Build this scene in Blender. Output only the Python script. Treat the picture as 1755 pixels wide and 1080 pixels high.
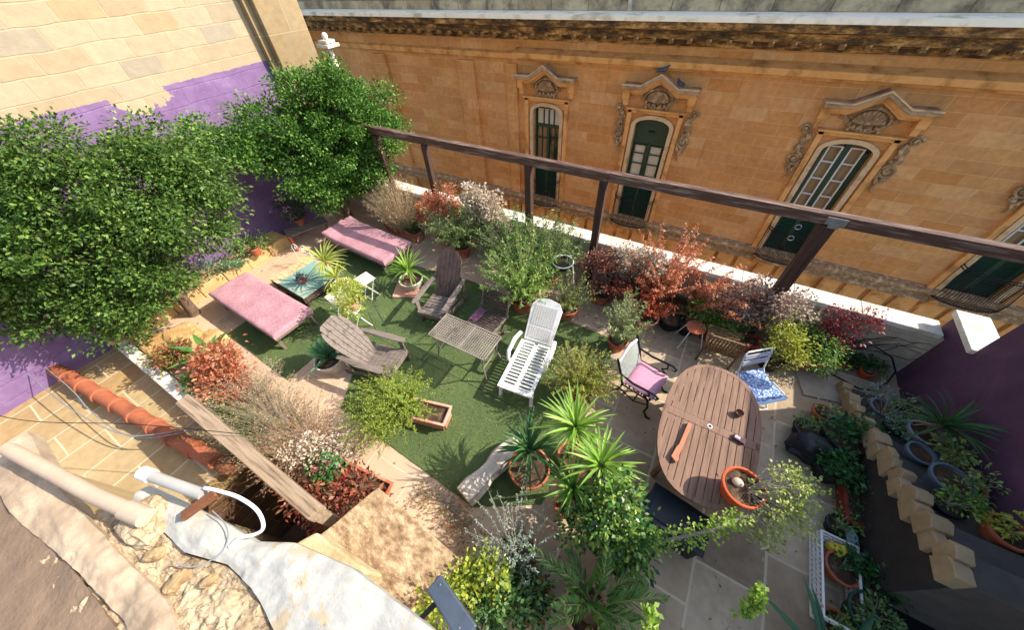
import bpy, math, random
import numpy as np
from mathutils import Vector, Matrix
for o in list(bpy.data.objects): bpy.data.objects.remove(o)
S = bpy.context.scene
COL = S.collection
R = math.radians
# ------------------------------------------------------------------ camera
cam = bpy.data.objects.new('camera', bpy.data.cameras.new('camera'))
COL.objects.link(cam); S.camera = cam
cam.data.sensor_width = 36; cam.data.lens = 572.0/1755*36
cam.data.clip_start = .05; cam.data.clip_end = 500
M3 = Matrix(((0.86672748, -0.33947267, 0.36543369),
             (0.49642298, 0.65827952, -0.56589071),
             (-0.04845308, 0.67188271, 0.73907098)))
cam.matrix_world = Matrix.Translation((0, 0, 5)) @ M3.to_4x4()
S.render.resolution_x = 1024; S.render.resolution_y = 631
# ------------------------------------------------------------------ light
SUN = Vector((1.1, .75, 1.0)).normalized()
w = bpy.data.worlds.new('World'); S.world = w; w.use_nodes = True
nt = w.node_tree; bg = nt.nodes['Background']
sky = nt.nodes.new('ShaderNodeTexSky'); sky.sky_type = 'NISHITA'; sky.sun_disc = False
sky.sun_elevation = math.asin(SUN.z); sky.sun_rotation = math.atan2(SUN.x, SUN.y)
sky.air_density = 1.0; sky.dust_density = 1.5
nt.links.new(sky.outputs[0], bg.inputs[0]); bg.inputs[1].default_value = .15
sd = bpy.data.lights.new('sun', 'SUN'); sd.energy = 3.3; sd.angle = R(.53); sd.color = (1, .94, .85)
sun = bpy.data.objects.new('sun', sd); COL.objects.link(sun)
sun.rotation_euler = SUN.to_track_quat('Z', 'Y').to_euler(); sun.location = (6, 4, 12)
S.view_settings.view_transform = 'Standard'; S.view_settings.look = 'None'
S.view_settings.exposure = 1.35; S.view_settings.gamma = 1
S.cycles.max_bounces = 6; S.cycles.diffuse_bounces = 4; S.cycles.transparent_max_bounces = 4
rnd = random.Random(7); RN = np.random.default_rng(11)
U = rnd.uniform
# ------------------------------------------------------------------ materials
def lin(c):
    if isinstance(c, str): c = tuple(int(c[i:i+2], 16)/255 for i in (0, 2, 4))
    return tuple((v/12.92 if v <= .04045 else ((v+.055)/1.055)**2.4) for v in c) + (1,)
def newmat(name):
    m = bpy.data.materials.new(name); m.use_nodes = True
    n = m.node_tree.nodes; return m, n, m.node_tree.links, n['Principled BSDF']
def coords(n, l, sc=1, swap=None):
    t = n.new('ShaderNodeTexCoord').outputs['Object']
    if swap:
        s = n.new('ShaderNodeSeparateXYZ'); c = n.new('ShaderNodeCombineXYZ'); l.new(t, s.inputs[0])
        for i, a in enumerate(swap):
            if a is not None: l.new(s.outputs['XYZ'.index(a)], c.inputs[i])
        t = c.outputs[0]
    return t
def noise(n, l, vec, sc, det=5, rough=.6):
    t = n.new('ShaderNodeTexNoise'); t.inputs['Scale'].default_value = sc
    t.inputs['Detail'].default_value = det; t.inputs['Roughness'].default_value = rough
    l.new(vec, t.inputs['Vector']); return t.outputs['Fac']
def ramp(n, l, fac, stops):
    r = n.new('ShaderNodeValToRGB'); e = r.color_ramp.elements
    while len(e) < len(stops): e.new(.5)
    for i, (p, c) in enumerate(stops): e[i].position = p; e[i].color = c if len(c) == 4 and not isinstance(c, str) else lin(c)
    l.new(fac, r.inputs[0]); return r.outputs[0]
def mix(n, l, f, a, b, mode='MIX'):
    m = n.new('ShaderNodeMix'); m.data_type = 'RGBA'; m.blend_type = mode
    for s, v in ((m.inputs[0], f), (m.inputs[6], a), (m.inputs[7], b)):
        if hasattr(v, 'links'): l.new(v, s)
        else: s.default_value = v
    return m.outputs[2]
def math_(n, l, op, a, b=0.0, clamp=False):
    m = n.new('ShaderNodeMath'); m.operation = op; m.use_clamp = clamp
    for s, v in ((m.inputs[0], a), (m.inputs[1], b)):
        if hasattr(v, 'links'): l.new(v, s)
        else: s.default_value = v
    return m.outputs[0]
def bump(n, l, b, h, dist=.01, strength=.6):
    u = n.new('ShaderNodeBump'); u.inputs['Distance'].default_value = dist; u.inputs['Strength'].default_value = strength
    l.new(h, u.inputs['Height']); l.new(u.outputs[0], b.inputs['Normal'])
MC = {}
def nm(name, c1, c2=None, sc=6, rough=.8, bmp=.004, metal=0, c3=None, sc3=1.2, spec=.3, stretch=None):
    if name in MC: return MC[name]
    m, n, l, b = newmat(name)
    v = coords(n, l)
    if stretch:
        mp = n.new('ShaderNodeMapping'); mp.inputs['Scale'].default_value = stretch; l.new(v, mp.inputs[0]); v = mp.outputs[0]
    f = noise(n, l, v, sc)
    c = ramp(n, l, f, [(.3, lin(c1)), (.7, lin(c2 or c1))])
    if c3:
        g = ramp(n, l, noise(n, l, v, sc3), [(.5, (0, 0, 0, 1)), (.68, (1, 1, 1, 1))])
        c = mix(n, l, g, c, lin(c3))
    l.new(c, b.inputs['Base Color']); b.inputs['Roughness'].default_value = rough; b.inputs['Metallic'].default_value = metal
    b.inputs['Specular IOR Level'].default_value = spec
    if bmp: bump(n, l, b, noise(n, l, v, sc*5, 6), bmp)
    MC[name] = m; return m
def leafm(name, cols, trans=.35, rough=.5, spec=.35):
    if name in MC: return MC[name]
    m, n, l, b = newmat(name)
    g = n.new('ShaderNodeNewGeometry').outputs['Random Per Island']
    k = len(cols)-1
    c = ramp(n, l, g, [(i/k, lin(x)) for i, x in enumerate(cols)])
    l.new(c, b.inputs['Base Color']); b.inputs['Roughness'].default_value = rough; b.inputs['Specular IOR Level'].default_value = spec
    t = n.new('ShaderNodeBsdfTranslucent'); l.new(c, t.inputs[0])
    x = n.new('ShaderNodeMixShader'); x.inputs[0].default_value = trans
    l.new(b.outputs[0], x.inputs[1]); l.new(t.outputs[0], x.inputs[2]); l.new(x.outputs[0], n['Material Output'].inputs[0])
    MC[name] = m; return m
def brickm(name, cols, mortar, swap, bw, rh, ms=.012, off=.5, dirt=None, rough=.85, smooth=.1, msoft=.15, bmp=.01, squash=1.0):
    """blocks: several tones per block, thin mortar"""
    m, n, l, b = newmat(name)
    v = coords(n, l, swap=swap)
    wv = n.new('ShaderNodeTexNoise'); wv.inputs['Scale'].default_value = 1.5; l.new(v, wv.inputs['Vector'])
    va = n.new('ShaderNodeVectorMath'); va.operation = 'MULTIPLY_ADD'; va.inputs[1].default_value = (.03, .03, 0); l.new(wv.outputs['Color'], va.inputs[0]); l.new(v, va.inputs[2])
    t = n.new('ShaderNodeTexBrick'); l.new(va.outputs[0], t.inputs['Vector'])
    t.inputs['Color1'].default_value = (0, 0, 0, 1); t.inputs['Color2'].default_value = (1, 1, 1, 1); t.inputs['Mortar'].default_value = (.5, .5, .5, 1)
    t.inputs['Scale'].default_value = 1; t.inputs['Brick Width'].default_value = bw; t.inputs['Row Height'].default_value = rh
    t.inputs['Mortar Size'].default_value = ms; t.inputs['Mortar Smooth'].default_value = msoft; t.offset = off; t.squash = squash
    k = len(cols)-1
    c = ramp(n, l, t.outputs['Color'], [(i/k, lin(x)) for i, x in enumerate(cols)])
    nz = noise(n, l, v, 7, 8, .65)
    c = mix(n, l, .55, c, ramp(n, l, nz, [(.25, (.55, .55, .55, 1)), (.75, (1.25, 1.25, 1.25, 1))]), 'MULTIPLY')
    big = noise(n, l, v, .7, 4)
    c = mix(n, l, .5, c, ramp(n, l, big, [(.3, (.68, .66, .64, 1)), (.7, (1.15, 1.15, 1.15, 1))]), 'MULTIPLY')
    c = mix(n, l, t.outputs['Fac'], c, lin(mortar))
    if dirt: c = dirt(n, l, c)
    l.new(c, b.inputs['Base Color']); b.inputs['Roughness'].default_value = rough; b.inputs['Specular IOR Level'].default_value = .2
    h = math_(n, l, 'SUBTRACT', math_(n, l, 'MULTIPLY', nz, .5), t.outputs['Fac'])
    bump(n, l, b, h, bmp)
    MC[name] = m; return m
# ------------------------------------------------------------------ mesh builder
class MB:
    def __init__(s): s.v = []; s.f = []
    def add(s, vs, fs):
        k = len(s.v); s.v += [tuple(p) for p in vs]; s.f += [tuple(i+k for i in f) for f in fs]; return s
    def box(s, c, d, rot=(0, 0, 0)):
        from mathutils import Euler
        E_ = Euler(rot).to_matrix(); c = Vector(c)
        vs = [c + E_ @ Vector((x*d[0]/2, y*d[1]/2, z*d[2]/2)) for x in (-1, 1) for y in (-1, 1) for z in (-1, 1)]
        return s.add(vs, [(0, 1, 3, 2), (4, 6, 7, 5), (0, 4, 5, 1), (2, 3, 7, 6), (0, 2, 6, 4), (1, 5, 7, 3)])
    def beam(s, a, b, w, h, up=(0, 0, 1)):
        a, b = Vector(a), Vector(b); d = (b-a).normalized(); side = d.cross(Vector(up)).normalized(); u = side.cross(d)
        vs = [p + side*x*w/2 + u*y*h/2 for p in (a, b) for x in (-1, 1) for y in (-1, 1)]
        return s.add(vs, [(0, 1, 3, 2), (4, 6, 7, 5), (0, 4, 5, 1), (2, 3, 7, 6), (0, 2, 6, 4), (1, 5, 7, 3)])
    def tube(s, pts, r, n=6, cap=True, closed=False, sm=0):
        pts = [Vector(p) for p in pts]
        if sm:
            q = []; m_ = len(pts)
            for i in range(m_-1):
                a, b, c, d = pts[max(0, i-1)], pts[i], pts[i+1], pts[min(m_-1, i+2)]
                for j in range(sm): u = j/sm; q.append(.5*((2*b)+(c-a)*u+(2*a-5*b+4*c-d)*u*u+(3*b-a-3*c+d)*u**3))
            pts = q+[pts[-1]]
        k = len(pts); rs = r if isinstance(r, (list, tuple)) else [r]*k
        vs = []; fs = []; prev = None
        for i, p in enumerate(pts):
            a = pts[i-1] if (i or closed) else p; b = pts[(i+1) % k] if (i < k-1 or closed) else p
            d = (b-a); d = d.normalized() if d.length else Vector((0, 0, 1))
            if prev is None:
                u = d.orthogonal().normalized()
            else:
                u = (prev - d*prev.dot(d)); u = u.normalized() if u.length > 1e-6 else d.orthogonal().normalized()
            prev = u; v = d.cross(u)
            vs += [p + (u*math.cos(2*math.pi*j/n) + v*math.sin(2*math.pi*j/n))*rs[i] for j in range(n)]
        for i in range(k if closed else k-1):
            q = (i+1) % k
            for j in range(n): fs.append((i*n+j, i*n+(j+1) % n, q*n+(j+1) % n, q*n+j))
        if cap and not closed: fs.append(tuple(range(n-1, -1, -1))); fs.append(tuple((k-1)*n+j for j in range(n)))
        return s.add(vs, fs)
    def lathe(s, prof, n=24, c=(0, 0, 0), cap=True, jit=0):
        vs = []; fs = []
        for (r, z) in prof:
            for j in range(n):
                a = 2*math.pi*j/n; vs.append((c[0]+r*math.cos(a), c[1]+r*math.sin(a), c[2]+z))
        for i in range(len(prof)-1):
            for j in range(n): fs.append((i*n+j, i*n+(j+1) % n, (i+1)*n+(j+1) % n, (i+1)*n+j))
        if cap: fs.append(tuple(range(n-1, -1, -1)))
        return s.add(vs, fs)
    def prism(s, poly, z0, z1, axis='z', jit=0):
        k = len(poly)
        def P(p, h): return (p[0], p[1], h) if axis == 'z' else ((p[0], h, p[1]) if axis == 'y' else (h, p[0], p[1]))
        vs = [P(p, z0) for p in poly] + [P(p, z1) for p in poly]
        fs = [tuple(range(k-1, -1, -1)), tuple(range(k, 2*k))] + [(i, (i+1) % k, k+(i+1) % k, k+i) for i in range(k)]
        return s.add(vs, fs)
    def sphere(s, c, r, n=8, m=6):
        r = r if isinstance(r, (tuple, list)) else (r, r, r); vs = []; fs = []
        for i in range(m+1):
            t = math.pi*i/m
            for j in range(n):
                a = 2*math.pi*j/n; vs.append((c[0]+r[0]*math.sin(t)*math.cos(a), c[1]+r[1]*math.sin(t)*math.sin(a), c[2]+r[2]*math.cos(t)))
        for i in range(m):
            for j in range(n): fs.append((i*n+j, i*n+(j+1) % n, (i+1)*n+(j+1) % n, (i+1)*n+j))
        return s.add(vs, fs)
    def build(s, name, mat, parent=None, loc=(0, 0, 0), rotz=0, smooth=False, bevel=0, weld=False):
        me = bpy.data.meshes.new(name); me.from_pydata(s.v, [], s.f); me.validate(); me.update()
        import bmesh
        bm = bmesh.new(); bm.from_mesh(me); bmesh.ops.recalc_face_normals(bm, faces=bm.faces); bm.to_mesh(me); bm.free()
        o = bpy.data.objects.new(name, me); COL.objects.link(o); me.materials.append(mat)
        if smooth:
            for p in me.polygons: p.use_smooth = True
            try: me.set_sharp_from_angle(angle=R(45))
            except Exception: pass
        if parent: o.parent = parent
        o.location = loc; o.rotation_euler = (0, 0, rotz)
        if bevel:
            b = o.modifiers.new('bevel', 'BEVEL'); b.width = bevel; b.segments = 2; b.limit_method = 'ANGLE'
        return o
def npmesh(name, V, F, mat, parent=None, smooth=False):
    me = bpy.data.meshes.new(name); nf, k = F.shape
    me.vertices.add(len(V)); me.vertices.foreach_set('co', V.astype(np.float32).ravel())
    me.loops.add(nf*k); me.loops.foreach_set('vertex_index', F.astype(np.int32).ravel())
    me.polygons.add(nf); me.polygons.foreach_set('loop_start', np.arange(0, nf*k, k, dtype=np.int32))
    me.polygons.foreach_set('loop_total', np.full(nf, k, dtype=np.int32))
    me.update(); me.validate(); me.materials.append(mat)
    if smooth: me.polygons.foreach_set('use_smooth', np.ones(nf, dtype=bool))
    o = bpy.data.objects.new(name, me); COL.objects.link(o)
    if parent: o.parent = parent
    return o
def thing(name, label, cat, loc=(0, 0, 0), rotz=0, group=None):
    o = bpy.data.objects.new(name, None); COL.objects.link(o); o.empty_display_size = .1
    o.location = loc; o.rotation_euler = (0, 0, rotz); o['label'] = label; o['category'] = cat
    if group: o['group'] = group
    return o
def tag(o, label, cat, group=None):
    o['label'] = label; o['category'] = cat
    if group: o['group'] = group
    return o
def struct(o, kind='structure', label=None):
    o['kind'] = kind
    if label: o['label'] = label
    return o
# ------------------------------------------------------------------ foliage
def nrm(a): return a/np.maximum(np.linalg.norm(a, axis=1, keepdims=True), 1e-9)
def leaves(name, mat, parent, P, D, L, W, droop=.15, fold=.12):
    n = len(P); D = nrm(D); L = np.broadcast_to(L, n)[:, None]; W = np.broadcast_to(W, n)[:, None]
    side = nrm(np.cross(D, nrm(RN.normal(size=(n, 3))*.6+np.array([0, 0, 1])))); up = np.cross(side, D)
    V = np.empty((n, 4, 3)); V[:, 0] = P
    V[:, 1] = P + D*L*.5 + side*W*.5 + up*W*fold; V[:, 3] = P + D*L*.5 - side*W*.5 + up*W*fold
    V[:, 2] = P + D*L; V[:, 2, 2] -= L[:, 0]*droop
    F = np.arange(n*4).reshape(n, 4)
    return npmesh(name, V.reshape(-1, 3), F, mat, parent)
def crown(name, mat, parent, lobes, n, size, asp=.5, clump=.16, nc=26, up=.35, droop=.15, hollow=.5):
    """leaves gathered in clumps spread through several lobes"""
    P = []; D = []; vol = np.array([l[3]*l[4]*l[5] for l in lobes])**(2/3); vol = vol/vol.sum(); C = []
    for li, l in enumerate(lobes):
        c = np.array(l[:3]); r = np.array(l[3:6]); k = max(3, int(nc)); m = int(n*vol[li])
        d = nrm(RN.normal(size=(k, 3))); rad = RN.uniform(hollow, 1.0, k)**.7
        cc = c + d*rad[:, None]*r; C += [tuple(x) for x in cc]
        wgt = RN.uniform(.4, 1.6, k); wgt /= wgt.sum(); idx = RN.choice(k, m, p=wgt)
        cs = clump*RN.uniform(.6, 1.5, k)
        off = RN.normal(size=(m, 3)); off = nrm(off)*(RN.uniform(0, 1, m)**.45)[:, None]*cs[idx][:, None]*np.array([1.15, 1.15, .8])*1.5
        p = cc[idx]+off; P.append(p); D.append(nrm(off)*.8 + nrm(p-c)*.5 + RN.normal(size=(m, 3))*.5 + np.array([0, 0, up]))
    P = np.concatenate(P); D = np.concatenate(D); s = size*RN.uniform(.6, 1.35, len(P))
    return leaves(name, mat, parent, P, D, s, s*asp, droop), C
def twigs(name, mat, parent, base, targets, r0=.03, r1=.004, n=5, bend=.12, hub=None):
    b = MB(); base = Vector(base)
    for t in targets:
        t = Vector(t); st = hub if hub is not None else base; st = Vector(st)
        m = st.lerp(t, .5) + Vector((U(-1, 1), U(-1, 1), U(-.3, .8)))*bend*(t-st).length
        b.tube([st, st.lerp(m, .6), m, t], [r0, r0*.75, r0*.5, r1], n, cap=False)
    return b.build(name, mat, parent, smooth=True)
def rosette(name, mat, parent, c, n, L, W, emin=-20, emax=80, droop=.5, seg=6):
    """sword leaves fanning from a crown; e = elevation of each blade"""
    az = RN.uniform(0, 2*np.pi, n); e = np.radians(emin+(emax-emin)*RN.uniform(0, 1, n)**.8); Ls = L*RN.uniform(.7, 1.1, n)
    t = np.linspace(0, 1, seg+1); h = np.stack([np.cos(az), np.sin(az)], 1); sd = np.stack([-np.sin(az), np.cos(az), np.zeros(n)], 1)
    V = np.empty((n, seg+1, 3, 3)); bend = droop*RN.uniform(.5, 1.4, n); tw = RN.normal(0, .12, n)
    for i, tt in enumerate(t):
        ang = e - bend*tt**1.5; 
        if i == 0: pos = np.zeros((n, 3)); pos[:, :2] = h*.02
        else:
            st = (Ls/seg)[:, None]; pos = pos + np.concatenate([h*np.cos(ang)[:, None], np.sin(ang)[:, None]], 1)*st
            pos[:, :2] += sd[:, :2]*tw[:, None]*st
        wd = W*(math.sin(min(1, tt*2.2+.35)*math.pi/2))*(1-tt**3)+.0012
        nrmv = np.concatenate([-h*np.sin(ang)[:, None], np.cos(ang)[:, None]], 1)
        V[:, i, 0] = pos - sd*wd/2 + nrmv*wd*.22; V[:, i, 1] = pos; V[:, i, 2] = pos + sd*wd/2 + nrmv*wd*.22
    V += np.array(c); F = []
    base = (np.arange(n)*(seg+1)*3)[:, None]
    for i in range(seg):
        for j in range(2):
            q = np.array([i*3+j, i*3+j+1, (i+1)*3+j+1, (i+1)*3+j]); F.append(base+q)
    return npmesh(name, V.reshape(-1, 3), np.concatenate(F), mat, parent)
def stems(parent, smat, lmat, n, H, spread, base_r=.08, z0=.0, nl=40, ll=.04, lw=.008, droop=.2, sr=.004, t0=.15, lean=(0, 0), leafdir=.7, wob=.05, lname='foliage', sname='stem', c=(0, 0)):
    """many stems rising from a pot, each set with small leaves"""
    b = MB(); P = []; D = []
    for i in range(n):
        a = U(0, 6.283); q = math.sqrt(U(0, 1)); sp = q*spread; h = H*U(.65, 1.08)*(1-.25*q)
        p0 = Vector((c[0]+base_r*q*math.cos(a), c[1]+base_r*q*math.sin(a), z0)); dx = Vector((math.cos(a)*sp+lean[0], math.sin(a)*sp+lean[1], 0))
        pts = []; w1 = Vector((U(-wob, wob), U(-wob, wob), 0))
        for k in range(6):
            t = k/5; pts.append(p0 + dx*t**1.4 + Vector((0, 0, h*(t - droop*t*t*q))) + w1*math.sin(t*5+i)*t)
        b.tube(pts, [sr*(1-.7*k/5) for k in range(6)], 3, cap=False)
        for k in range(nl):
            t = t0+(1-t0)*(k+U(0, 1))/nl; u = t*5; j = min(4, int(u)); p = pts[j].lerp(pts[j+1], u-j); d = (pts[j+1]-pts[j]).normalized()
            P.append(p); rv = Vector((U(-1, 1), U(-1, 1), U(-1, 1))).normalized(); D.append(d*(1-leafdir)+rv*leafdir)
    b.build(sname, smat, parent)
    if nl:
        L = ll*RN.uniform(.6, 1.3, len(P)); return leaves(lname, lmat, parent, np.array(P), np.array(D), L, L*lw/ll, .1)
def disc(parent, r, z, mat, name='soil', c=(0, 0), n=18):
    b = MB(); vs = [(c[0], c[1], z+.012)]+[(c[0]+r*.55*math.cos(2*math.pi*j/n), c[1]+r*.55*math.sin(2*math.pi*j/n), z+U(-.008, .014)) for j in range(n)]+[(c[0]+r*math.cos(2*math.pi*j/n), c[1]+r*math.sin(2*math.pi*j/n), z) for j in range(n)]
    fs = [(0, 1+j, 1+(j+1) % n) for j in range(n)]+[(1+j, 1+n+j, 1+n+(j+1) % n, 1+(j+1) % n) for j in range(n)]
    b.add(vs, fs); return b.build(name, mat, parent, smooth=True)
def roundpot(parent, r, h, mat, soil, taper=.7, lip=.022, z=0, c=(0, 0)):
    p = [(r*taper*.98, 0), (r*taper, .01), (r*.97, h-lip*1.8), (r*.97+.001, h-lip*1.8), (r+lip*.5, h-lip*1.6), (r+lip*.6, h-.004), (r+lip*.3, h), (r-lip*.5, h), (r-lip*.8, h-.03), (r*.93-lip, h*.6)]
    o = MB().lathe([(a, b_+z) for a, b_ in p], 28, (c[0], c[1], 0)).build('pot', mat, parent, smooth=True)
    disc(o, r-lip*.8, z+h-.035, soil, c=c); return o
def trough(parent, l, w, h, mat, soil, t=.02, z=0):
    b = MB(); b.box((0, 0, z+.01), (l*.93, w*.88, .02))
    for sgn in (-1, 1):
        b.prism([(-l*.46, z+0.02), (l*.46, z+.02), (l/2, z+h), (-l/2, z+h)], sgn*(w/2-t), sgn*w/2, 'y')
        b.prism([(-w*.44+t, z+.02), (w*.44-t, z+.02), (w/2-t, z+h-.001), (-w/2+t, z+h-.001)], sgn*(l/2-t-.012), sgn*(l/2-.012), 'x')
    for sgn in (-1, 1):
        b.box((0, sgn*(w/2+.003), z+h), (l+.03, t+.018, .022)); b.box((sgn*(l/2+.003), 0, z+h+.001), (t+.018, w-t, .021))
    o = b.build('pot', mat, parent, bevel=.004)
    s = MB(); nx, ny = 14, 5
    vs = [(-l/2+t+(l-2*t)*i/nx, -w/2+t+(w-2*t)*j/ny, z+h-.04+U(-.012, .012)) for i in range(nx+1) for j in range(ny+1)]
    s.add(vs, [(i*(ny+1)+j, (i+1)*(ny+1)+j, (i+1)*(ny+1)+j+1, i*(ny+1)+j+1) for i in range(nx) for j in range(ny)]); s.build('soil', soil, o, smooth=True)
    return o
# ================================================================== SETTING
pale = nm('cream_stone', 'd9c7a6', 'c8b089', 9, .85, .004, c3='a38d6b', sc3=3)
# terrace paving: pale stone slabs in courses along Y
def pave_mat():
    m = brickm('paving', ['8b7a66', 'a08b73', 'b39b82', 'bda58c', '96826d'], 'c4b49d', 'YX', .92, .74, ms=.014, rough=.75, bmp=.006)
    return m
def stains_sun_tone(n, l, c):
    v = n.new('ShaderNodeTexCoord').outputs['Object']
    sx = n.new('ShaderNodeSeparateXYZ'); l.new(v, sx.inputs[0])
    mr = n.new('ShaderNodeMapRange'); mr.inputs['From Min'].default_value = -2.2; mr.inputs['From Max'].default_value = .4; mr.inputs['To Min'].default_value = 1; mr.inputs['To Max'].default_value = 0; l.new(sx.outputs[0], mr.inputs[0])
    # paler pink mixed in towards the west: sunlight put into the colour
    c = mix(n, l, mr.outputs[0], c, mix(n, l, .5, c, lin('dab596')))
    g = ramp(n, l, noise(n, l, v, 1.9, 6, .7), [(.55, (0, 0, 0, 1)), (.72, (1, 1, 1, 1))])
    c = mix(n, l, math_(n, l, 'MULTIPLY', g, .5), c, lin('5e5245'))
    g4 = ramp(n, l, noise(n, l, v, 26, 3, .6), [(.68, (0, 0, 0, 1)), (.72, (1, 1, 1, 1))])
    c = mix(n, l, math_(n, l, 'MULTIPLY', g4, .6), c, lin('3c342c'))
    g5 = ramp(n, l, noise(n, l, v, .8, 5, .6), [(.45, (0, 0, 0, 1)), (.6, (1, 1, 1, 1))])
    c = mix(n, l, math_(n, l, 'MULTIPLY', g5, .3), c, lin('b8a488'))
    return c
pave = brickm('paving', ['a18a6d', 'ac9577', 'b69f80', 'bfa98a', '9c866c', '8e7a62'], 'c4b294', ('Y', 'X', None), .95, .72, ms=.016, rough=.7, bmp=.006, dirt=stains_sun_tone)
b = MB(); b.prism([(-9.5, -.35), (3.78, -.35), (3.78, 5.6), (-9.5, 5.6)], -.3, 0)
struct(b.build('terrace_floor', pave), label='stone slab floor of the roof terrace')
# artificial turf
m, n, l, bb = newmat('turf'); v = coords(n, l)
c = ramp(n, l, noise(n, l, v, 160, 3, .8), [(.3, lin('48592f')), (.55, lin('5f7340')), (.75, lin('7a8b52'))])
c = mix(n, l, .8, c, ramp(n, l, noise(n, l, v, 1.7, 6), [(.3, (.62, .68, .6, 1)), (.7, (1.15, 1.1, 1.0, 1))]), 'MULTIPLY')
wr = ramp(n, l, noise(n, l, v, 3.1, 8, .75), [(.56, (0, 0, 0, 1)), (.7, (1, 1, 1, 1))]); c = mix(n, l, math_(n, l, 'MULTIPLY', wr, .5), c, lin('7c7650'))
sy = n.new('ShaderNodeSeparateXYZ'); l.new(v, sy.inputs[0])
seam = math_(n, l, 'LESS_THAN', math_(n, l, 'ABSOLUTE', math_(n, l, 'SUBTRACT', math_(n, l, 'ADD', sy.outputs[1], math_(n, l, 'MULTIPLY', noise(n, l, v, 4, 2), .015)), 2.1)), .006); c = mix(n, l, seam, c, lin('2c3820'))
l.new(c, bb.inputs['Base Color']); bb.inputs['Roughness'].default_value = .9; bump(n, l, bb, noise(n, l, v, 220, 3), .012, 1)
turf = m
poly = [(-7.35, .7), (-5.25, .62), (-5.25, 1.38), (-4.35, 1.36), (-3.95, .7), (-1.2, .57), (-.42, 1.05), (-.4, 4.15), (-3.9, 4.3), (-7.3, 3.9)]
b = MB()
def resample(poly, d, wob):
    out = []
    for i, p in enumerate(poly):
        q = poly[(i+1) % len(poly)]; k = max(1, int(math.hypot(q[0]-p[0], q[1]-p[1])/d))
        for j in range(k): out.append((p[0]+(q[0]-p[0])*j/k+(U(-wob, wob) if j else 0), p[1]+(q[1]-p[1])*j/k+(U(-wob, wob) if j else 0)))
    return out
b.prism(resample(poly, .12, .006), .002, .014)
struct(b.build('artificial_turf', turf), label='sheet of green artificial grass')
b = MB(); P = []; D = []
from math import floor
def inpoly(x, y, poly):
    r = False; j = len(poly)-1
    for i in range(len(poly)):
        if (poly[i][1] > y) != (poly[j][1] > y) and x < (poly[j][0]-poly[i][0])*(y-poly[i][1])/(poly[j][1]-poly[i][1])+poly[i][0]: r = not r
        j = i
    return r
while len(P) < 60000:
    x, y = U(-7.35, -.4), U(.55, 4.3)
    if inpoly(x, y, poly): P.append((x, y, .012)); D.append((U(-.5, .5), U(-.5, .5), 1))
struct(leaves('grass_pile', leafm('pile', ['556238', '697548', '848c5a', '727c4c'], .2, .7), None, np.array(P), np.array(D), .022, .007, .1), 'stuff', 'pile of the artificial turf')
# street below, adjoining roof
b = MB(); b.add([(-60, -40, -9), (60, -40, -9), (60, 60, -9), (-60, 60, -9)], [(0, 1, 2, 3)])
struct(b.build('street', nm('asphalt', '4a4744', '5a5650', 3, .9)), label='street far below the terrace')
roofm = brickm('roof_slabs', ['a88c60', 'ae9468', 'b49c72', 'a48658'], 'c2b290', ('Y', 'X', None), 1.0, .62, ms=.016, bmp=.008)
b = MB(); b.prism([(-16, -6), (-4.9, -6), (-4.9, -.58), (-16, -.58)], -.5, -.2)
struct(b.build('roof_floor', roofm), label='sandy stone slabs of the lower roof beside the terrace')
# stairwell pit
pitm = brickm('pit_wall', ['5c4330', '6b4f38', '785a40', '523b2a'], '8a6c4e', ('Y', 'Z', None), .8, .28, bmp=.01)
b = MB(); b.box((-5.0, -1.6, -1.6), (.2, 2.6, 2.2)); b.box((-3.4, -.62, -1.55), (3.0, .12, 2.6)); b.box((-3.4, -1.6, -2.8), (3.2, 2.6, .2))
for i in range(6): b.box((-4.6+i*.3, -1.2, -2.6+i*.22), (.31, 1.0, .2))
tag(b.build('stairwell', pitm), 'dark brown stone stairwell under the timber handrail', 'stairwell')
# ------------------------------------------------------------------ parapet (street side) and our building's street face
ourm = brickm('our_facade', ['d2a468', 'dcb077', 'c9975a', 'd8b484'], 'e3cda4', ('X', 'Z', None), .9, .3, bmp=.01)
def plaster_dirt(n, l, c):
    v = n.new('ShaderNodeTexCoord').outputs['Object']
    g = ramp(n, l, noise(n, l, v, 2.2, 8, .75), [(.48, (0, 0, 0, 1)), (.7, (1, 1, 1, 1))])
    return mix(n, l, math_(n, l, 'MULTIPLY', g, .6), c, lin('8a7d68'))
parm = brickm('parapet_stone', ['c9bda3', 'c0b399', 'd2c7ae', 'b9ab90'], 'a99c85', ('X', 'Z', None), .75, .27, ms=.006, dirt=plaster_dirt, bmp=.01)
copem = nm('cope_plaster', 'dcd5c6', 'c8beaa', 8, .8, .006, c3='b3a68d', sc3=3)
t = thing('parapet_wall', 'long pale stone parapet with whitewashed coping behind the flower pots, street side of the terrace', 'parapet', (0, 0, 0))
MB().box((-2.86, 5.74, .44), (13.3, .28, .89)).build('wall', parm, t)
b = MB(); x = -9.5
while x < 3.7:
    L = U(.7, 1.1); b.box((x+L/2, 5.74+U(-.006, .006), .925+U(-.006, .006)), (L-.004, .33, .085), (U(-.01, .01), 0, U(-.004, .004))); x += L
b.build('coping', copem, t, bevel=.012)
b = MB(); b.box((-2.9, 5.72, -4.7), (13.4, .2, 8.6)); tag(b.build('terrace_building', ourm), 'sunlit sandstone street face of the building that carries the terrace', 'building')
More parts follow.
